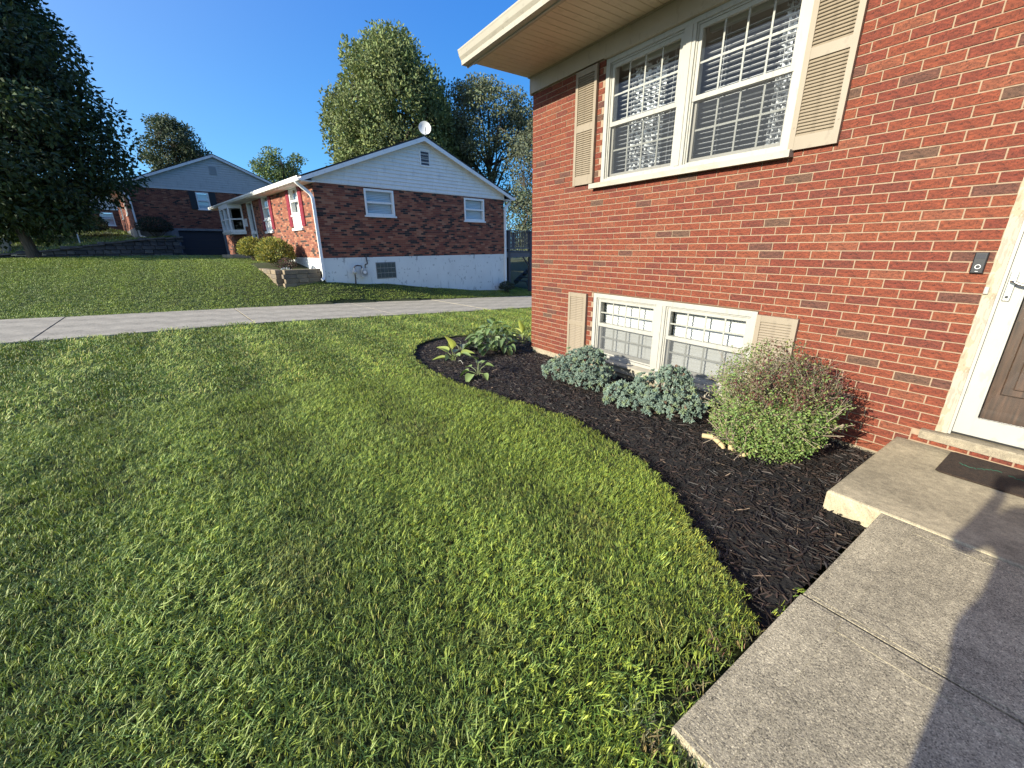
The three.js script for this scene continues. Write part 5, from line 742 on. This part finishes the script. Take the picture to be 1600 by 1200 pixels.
const hostaLeaf = [broadLeaf(0.19, 0.105, 0.35, 0.15), broadLeaf(0.16, 0.1, 0.45, 0.3), broadLeaf(0.2, 0.09, 0.3, 0.05)], roundLeaf = [broadLeaf(0.12, 0.098, 0.25, 0.35), broadLeaf(0.14, 0.105, 0.3, 0.5), broadLeaf(0.10, 0.08, 0.2, 0.2)];
function leafyPlant(name, label, pos, list, geos, mats, stemC) {   // list: [yaw, reach, height, pitch, scale, mat]
  const t = thing(name, label, 'plant', pos), stems = [];
  for (const [yaw, reach, h, pitch, sc, mi] of list) { const d = V(Math.sin(yaw), 0, Math.cos(yaw)), e = V(d.x * reach, h, d.z * reach); stems.push(tube([[d.x * 0.01, -0.05, d.z * 0.01], [d.x * reach * 0.35, h * 0.65, d.z * reach * 0.35], [e.x, e.y, e.z]], 0.0035, 8, 5)); const m = put('leaf', pick(geos), mats[mi ?? Math.floor(R() * mats.length)], t); m.position.copy(e); m.rotation.set(pitch, yaw, gauss() * 0.25, 'YXZ'); m.scale.setScalar(sc * 1.18); }
  put('stems', merge(stems), mat(stemC, 0.6), t);
}
const pb = (x, z) => [x, bedTop(x, z) - 0.005, z];
leafyPlant('hosta', 'yellow green hosta nearest the rounded end of the mulch bed', pb(0.05, 1.5), [[0.2, 0.03, 0.20, -1.35, 1.25, 2], [-1.2, 0.10, 0.12, -0.35, 1.1, 0], [-2.2, 0.12, 0.10, 0.0, 1.0, 0], [1.4, 0.10, 0.12, -0.2, 1.0, 1], [2.6, 0.1, 0.1, -0.2, 1.0, 0], [-0.5, 0.1, 0.06, 0.1, 0.95, 0], [0.7, 0.09, 0.08, -0.3, 1, 1], [-1.7, 0.05, 0.17, -0.9, 0.8, 2], [2.0, 0.16, 0.14, 0.1, 0.8, 1]], hostaLeaf, hostaMats, L(0.22, 0.28, 0.08));
leafyPlant('hosta', 'small green hosta on the mulch near the lawn edge', pb(0.93, 1.58), [[0.3, 0.03, 0.22, -0.9, 0.8, 1], [-1.3, 0.13, 0.10, 0.1, 0.95, 1], [-0.7, 0.12, 0.06, 0.2, 1.0, 1], [0.4, 0.12, 0.05, 0.35, 1.15, 1], [1.5, 0.16, 0.07, 0.4, 1.0, 1], [-2.2, 0.09, 0.14, -0.3, 0.9, 1], [2.4, 0.09, 0.14, -0.2, 0.9, 1], [3.1, 0.06, 0.16, -0.5, 0.7, 1]], roundLeaf, [greenMats[1], hostaMats[1]], L(0.2, 0.24, 0.1));
{
  const big = []; for (let k = 0; k < 84; k++) { const f = Math.sqrt(R()), yaw = R() * 6.283; big.push([yaw, 0.05 + 0.36 * f, 0.06 + 0.34 * (1 - f * f) * RR(0.6, 1.1) + 0.07 * R(), RR(-0.4, 0.75), RR(0.75, 1.2)]); } big.push([0.4, 0.02, 0.5, -1.0, 1.0], [2.0, 0.05, 0.46, -0.7, 0.9], [-1.5, 0.05, 0.45, -0.8, 0.9]);
  leafyPlant('leafy_perennial', 'bushy broad leaved green plant near the house corner', pb(-0.32, 0.55), big, roundLeaf, greenMats, L(0.12, 0.16, 0.06));
  const pale = []; for (let k = 0; k < 14; k++) pale.push([R() * 6.283, RR(0.08, 0.22), RR(0.04, 0.14), RR(-0.2, 0.5), RR(0.6, 0.9)]);
  leafyPlant('pale_perennial', 'pale grey green low plant left of the bushy broad leaved one', pb(-0.62, 1.02), pale, roundLeaf, [leafM(L(0.30, 0.34, 0.24)), leafM(L(0.22, 0.27, 0.17))], L(0.2, 0.2, 0.12));
  leafyPlant('hosta', 'yellow hosta tucked by the brick corner of the near house', pb(-0.62, -0.28), [[0.5, 0.04, 0.24, -1.1, 1.15, 2], [1.4, 0.12, 0.12, -0.2, 1.1, 2], [-0.9, 0.14, 0.12, 0, 1.1, 0], [2.3, 0.16, 0.1, 0.1, 1.1, 2], [-2.1, 0.14, 0.12, 0, 1.0, 0], [3.0, 0.1, 0.14, -0.3, 1, 2], [0.0, 0.14, 0.08, 0.1, 1.1, 0], [-1.5, 0.08, 0.18, -0.6, 0.9, 2]], hostaLeaf, hostaMats, L(0.25, 0.28, 0.08));
}
{ // half-buried drain ring by the hosta
  const r = thing('wire_hoop', 'small pale hoop on the mulch beside the yellow green hosta', 'hoop', [0.28, bedTop(0.28, 1.5), 1.5]); const pts = []; for (let k = 0; k <= 14; k++) { const a = (k / 14) * Math.PI; pts.push([Math.cos(a) * 0.07, Math.sin(a) * 0.06 - 0.01, 0]); } put('hoop', tube(pts, 0.003, 30, 6), mat(L(0.5, 0.48, 0.42), 0.6), r); }
// fallen leaf and pebble-bright chips are in the chips' own colours
// ------------------------------------------------------------------ the photographer, whose shadow falls on the walk
{
  const F = V(-0.825, 0, -0.565), Rt = V(0.565, 0, -0.825), C0 = V(5.64, 0.02, 4.46);   // feet centre
  const at = (r, y, f) => C0.clone().addScaledVector(Rt, r).addScaledVector(F, f).setY(C0.y + y);
  const cam = camera.position.clone(), look = new THREE.Vector3(); camera.getWorldDirection(look);
  const ph = cam.clone().addScaledVector(look, -0.012).addScaledVector(Rt, -0.05);   // phone centre, lens at its right end
  const person = thing('person', 'person in dark top and trousers standing on the walk edge holding up a phone', 'person', [C0.x, C0.y, C0.z]);
  const local = (v) => v.clone().sub(C0);
  const smin = (a, b, k) => { const h = clamp(0.5 + 0.5 * (b - a) / k, 0, 1); return lerp(b, a, h) - k * h * (1 - h); };
  const cap = (p, B) => { const ba = B.b.clone().sub(B.a), pa = p.clone().sub(B.a), h = clamp(pa.dot(ba) / ba.lengthSq(), 0, 1); return pa.addScaledVector(ba, -h).length() - lerp(B.ra, B.rb, h); };
  function mesh(bones, lo, size, res, k) {
    const mc = new MarchingCubes(res, new THREE.MeshStandardMaterial(), false, false, 400000); mc.isolation = 0; const p = V(0, 0, 0), fld = mc.field; let i = 0;
    for (let z = 0; z < res; z++) for (let y = 0; y < res; y++) for (let x = 0; x < res; x++, i++) { p.set(lo.x + size * (x / res), lo.y + size * (y / res), lo.z + size * (z / res)); let d = 9; for (const B of bones) { if (p.distanceToSquared(B.m) > (B.len + 0.12) ** 2) continue; d = smin(d, cap(p, B), k); } fld[i] = -d; }
    mc.update(); const n = mc.count, g = new THREE.BufferGeometry(), pa = new Float32Array(mc.positionArray.slice(0, n * 3)); for (let q = 0; q < n; q++) for (let c = 0; c < 3; c++) pa[q * 3 + c] = lo.getComponent(c) + size * (pa[q * 3 + c] * 0.5 + 0.5); g.setAttribute('position', new THREE.BufferAttribute(pa, 3)); g.setAttribute('normal', new THREE.BufferAttribute(new Float32Array(mc.normalArray.slice(0, n * 3)), 3)); return g;
  }
  const bone = (a, b, ra, rb) => { const m = a.clone().add(b).multiplyScalar(0.5); return { a, b, ra, rb, m, len: a.distanceTo(b) / 2 + Math.max(ra, rb) }; };
  const P = {}; for (const s of [-1, 1]) { P['hip' + s] = at(0.095 * s, 0.88, 0); P['knee' + s] = at(0.11 * s, 0.48, 0.02); P['ank' + s] = at(0.12 * s, 0.08, -0.02); P['toe' + s] = at(0.15 * s, 0.035, 0.16); P['sho' + s] = at(0.185 * s, 1.36, 0); P['elb' + s] = at(0.25 * s, 1.19, 0.12); P['wri' + s] = ph.clone().addScaledVector(Rt, 0.115 * s).addScaledVector(F, -0.055).add(V(0, -0.075, 0)); }
  const ch = at(0, 1.22, 0), wa = at(0, 1.02, 0), pe = at(0, 0.9, 0), nk = at(0, 1.43, 0), hd = at(0, 1.58, 0.05);
  const bones = [bone(local(pe), local(wa), 0.135, 0.125), bone(local(wa), local(ch), 0.125, 0.145), bone(local(ch), local(nk), 0.135, 0.06), bone(local(at(-0.1, 1.25, 0)), local(at(0.1, 1.25, 0)), 0.12, 0.12), bone(local(at(-0.08, 0.9, 0)), local(at(0.08, 0.9, 0)), 0.12, 0.12), bone(local(P['sho-1']), local(P['sho1']), 0.065, 0.065), bone(local(nk), local(at(0, 1.52, 0.02)), 0.055, 0.055)];
  for (const s of [-1, 1]) bones.push(bone(local(P['hip' + s]), local(P['knee' + s]), 0.088, 0.06), bone(local(P['knee' + s]), local(P['ank' + s]), 0.062, 0.042), bone(local(P['ank' + s]).add(V(0, -0.03, 0)), local(P['toe' + s]), 0.045, 0.033), bone(local(P['sho' + s]), local(P['elb' + s]), 0.055, 0.043), bone(local(P['elb' + s]), local(P['wri' + s]), 0.042, 0.028));
  const head = [bone(local(hd).add(V(0, 0.03, 0)), local(hd).addScaledVector(F, -0.025).add(V(0, 0.04, 0)), 0.085, 0.088), bone(local(hd).addScaledVector(F, 0.02).add(V(0, -0.03, 0)), local(hd).addScaledVector(F, 0.035).add(V(0, -0.07, 0)), 0.062, 0.04), bone(local(at(0, 1.59, 0.13)), local(at(0, 1.555, 0.15)), 0.008, 0.014), bone(local(at(-0.083, 1.57, 0.04)), local(at(-0.083, 1.60, 0.035)), 0.014, 0.018), bone(local(at(0.083, 1.57, 0.04)), local(at(0.083, 1.60, 0.035)), 0.014, 0.018), bone(local(at(-0.022, 1.52, 0.118)), local(at(0.022, 1.52, 0.118)), 0.01, 0.01)];
  const hands = []; for (const s of [-1, 1]) { const w = local(P['wri' + s]), kn = local(ph).addScaledVector(Rt, 0.098 * s).addScaledVector(F, -0.028).add(V(0, -0.01, 0)); hands.push(bone(w, kn, 0.026, 0.03)); for (let k = 0; k < 4; k++) { const a = kn.clone().add(V(0, 0.028 - k * 0.019, 0)).addScaledVector(Rt, 0.004 * s), b = local(ph).addScaledVector(Rt, (0.094 + 0.004 * (k % 2)) * s).addScaledVector(F, 0.006).add(V(0, 0.032 - k * 0.019, 0)), c = local(ph).addScaledVector(Rt, (0.062 + 0.005 * k) * s).addScaledVector(F, -0.001 + 0.012).add(V(0, 0.034 - k * 0.02, 0)); if (s < 0) { c.addScaledVector(Rt, -0.02); } hands.push(bone(a, b, 0.0095, 0.009), bone(b, c, 0.0088, 0.0075)); } const th = kn.clone().add(V(0, -0.02, 0)).addScaledVector(F, -0.02), t2 = local(ph).addScaledVector(Rt, 0.075 * s).addScaledVector(F, -0.022).add(V(0, -0.012, 0)); hands.push(bone(th, t2, 0.012, 0.010), bone(t2, t2.clone().addScaledVector(Rt, -0.022 * s).add(V(0, 0.012, 0)), 0.010, 0.0085)); }
  const cloth = mat(L(0.03, 0.035, 0.05), 0.95), skin = mat(L(0.45, 0.27, 0.19), 0.6);
  put('body', mesh(bones, V(-0.95, -0.06, -0.95), 1.9, 120, 0.035), cloth, person);
  put('head', mesh(head, local(hd).add(V(-0.16, -0.16, -0.16)), 0.32, 80, 0.022), skin, person);
  for (const s of [0, 1]) { const hb = hands.slice(s * 11, s * 11 + 11), c = hb[0].b.clone(); put('hand', mesh(hb, c.add(V(-0.13, -0.14, -0.13)), 0.27, 84, 0.006), skin, person); }
  const eye = []; for (const s of [-1, 1]) eye.push(new THREE.SphereGeometry(0.012, 10, 8).translate(...local(at(0.032 * s, 1.60, 0.118)).toArray())); put('eye', merge(eye), mat(L(0.06, 0.04, 0.03), 0.2), person);
  const hair = new THREE.SphereGeometry(0.104, 24, 14, 0, 6.283, 0, 1.75); hair.scale(0.97, 0.95, 1.02); hair.translate(...local(at(0, 1.625, 0.005)).toArray()); put('hair', hair, mat(L(0.03, 0.02, 0.014), 0.8), person);
  const phone = thing('phone', 'slim dark phone held level in both hands of the person', 'phone', ph.toArray()); const body = prism([[-0.076, -0.036], [0.076, -0.036], [0.076, 0.036], [-0.076, 0.036]], -0.0045, 0.0045, 0.002); const pm = put('phone_body', body, M.black, phone); pm.quaternion.copy(camera.quaternion); 
}
scene.traverse((o) => { if (o.isMesh) o.castShadow = o.receiveShadow = true; });
renderer.render(scene, camera);
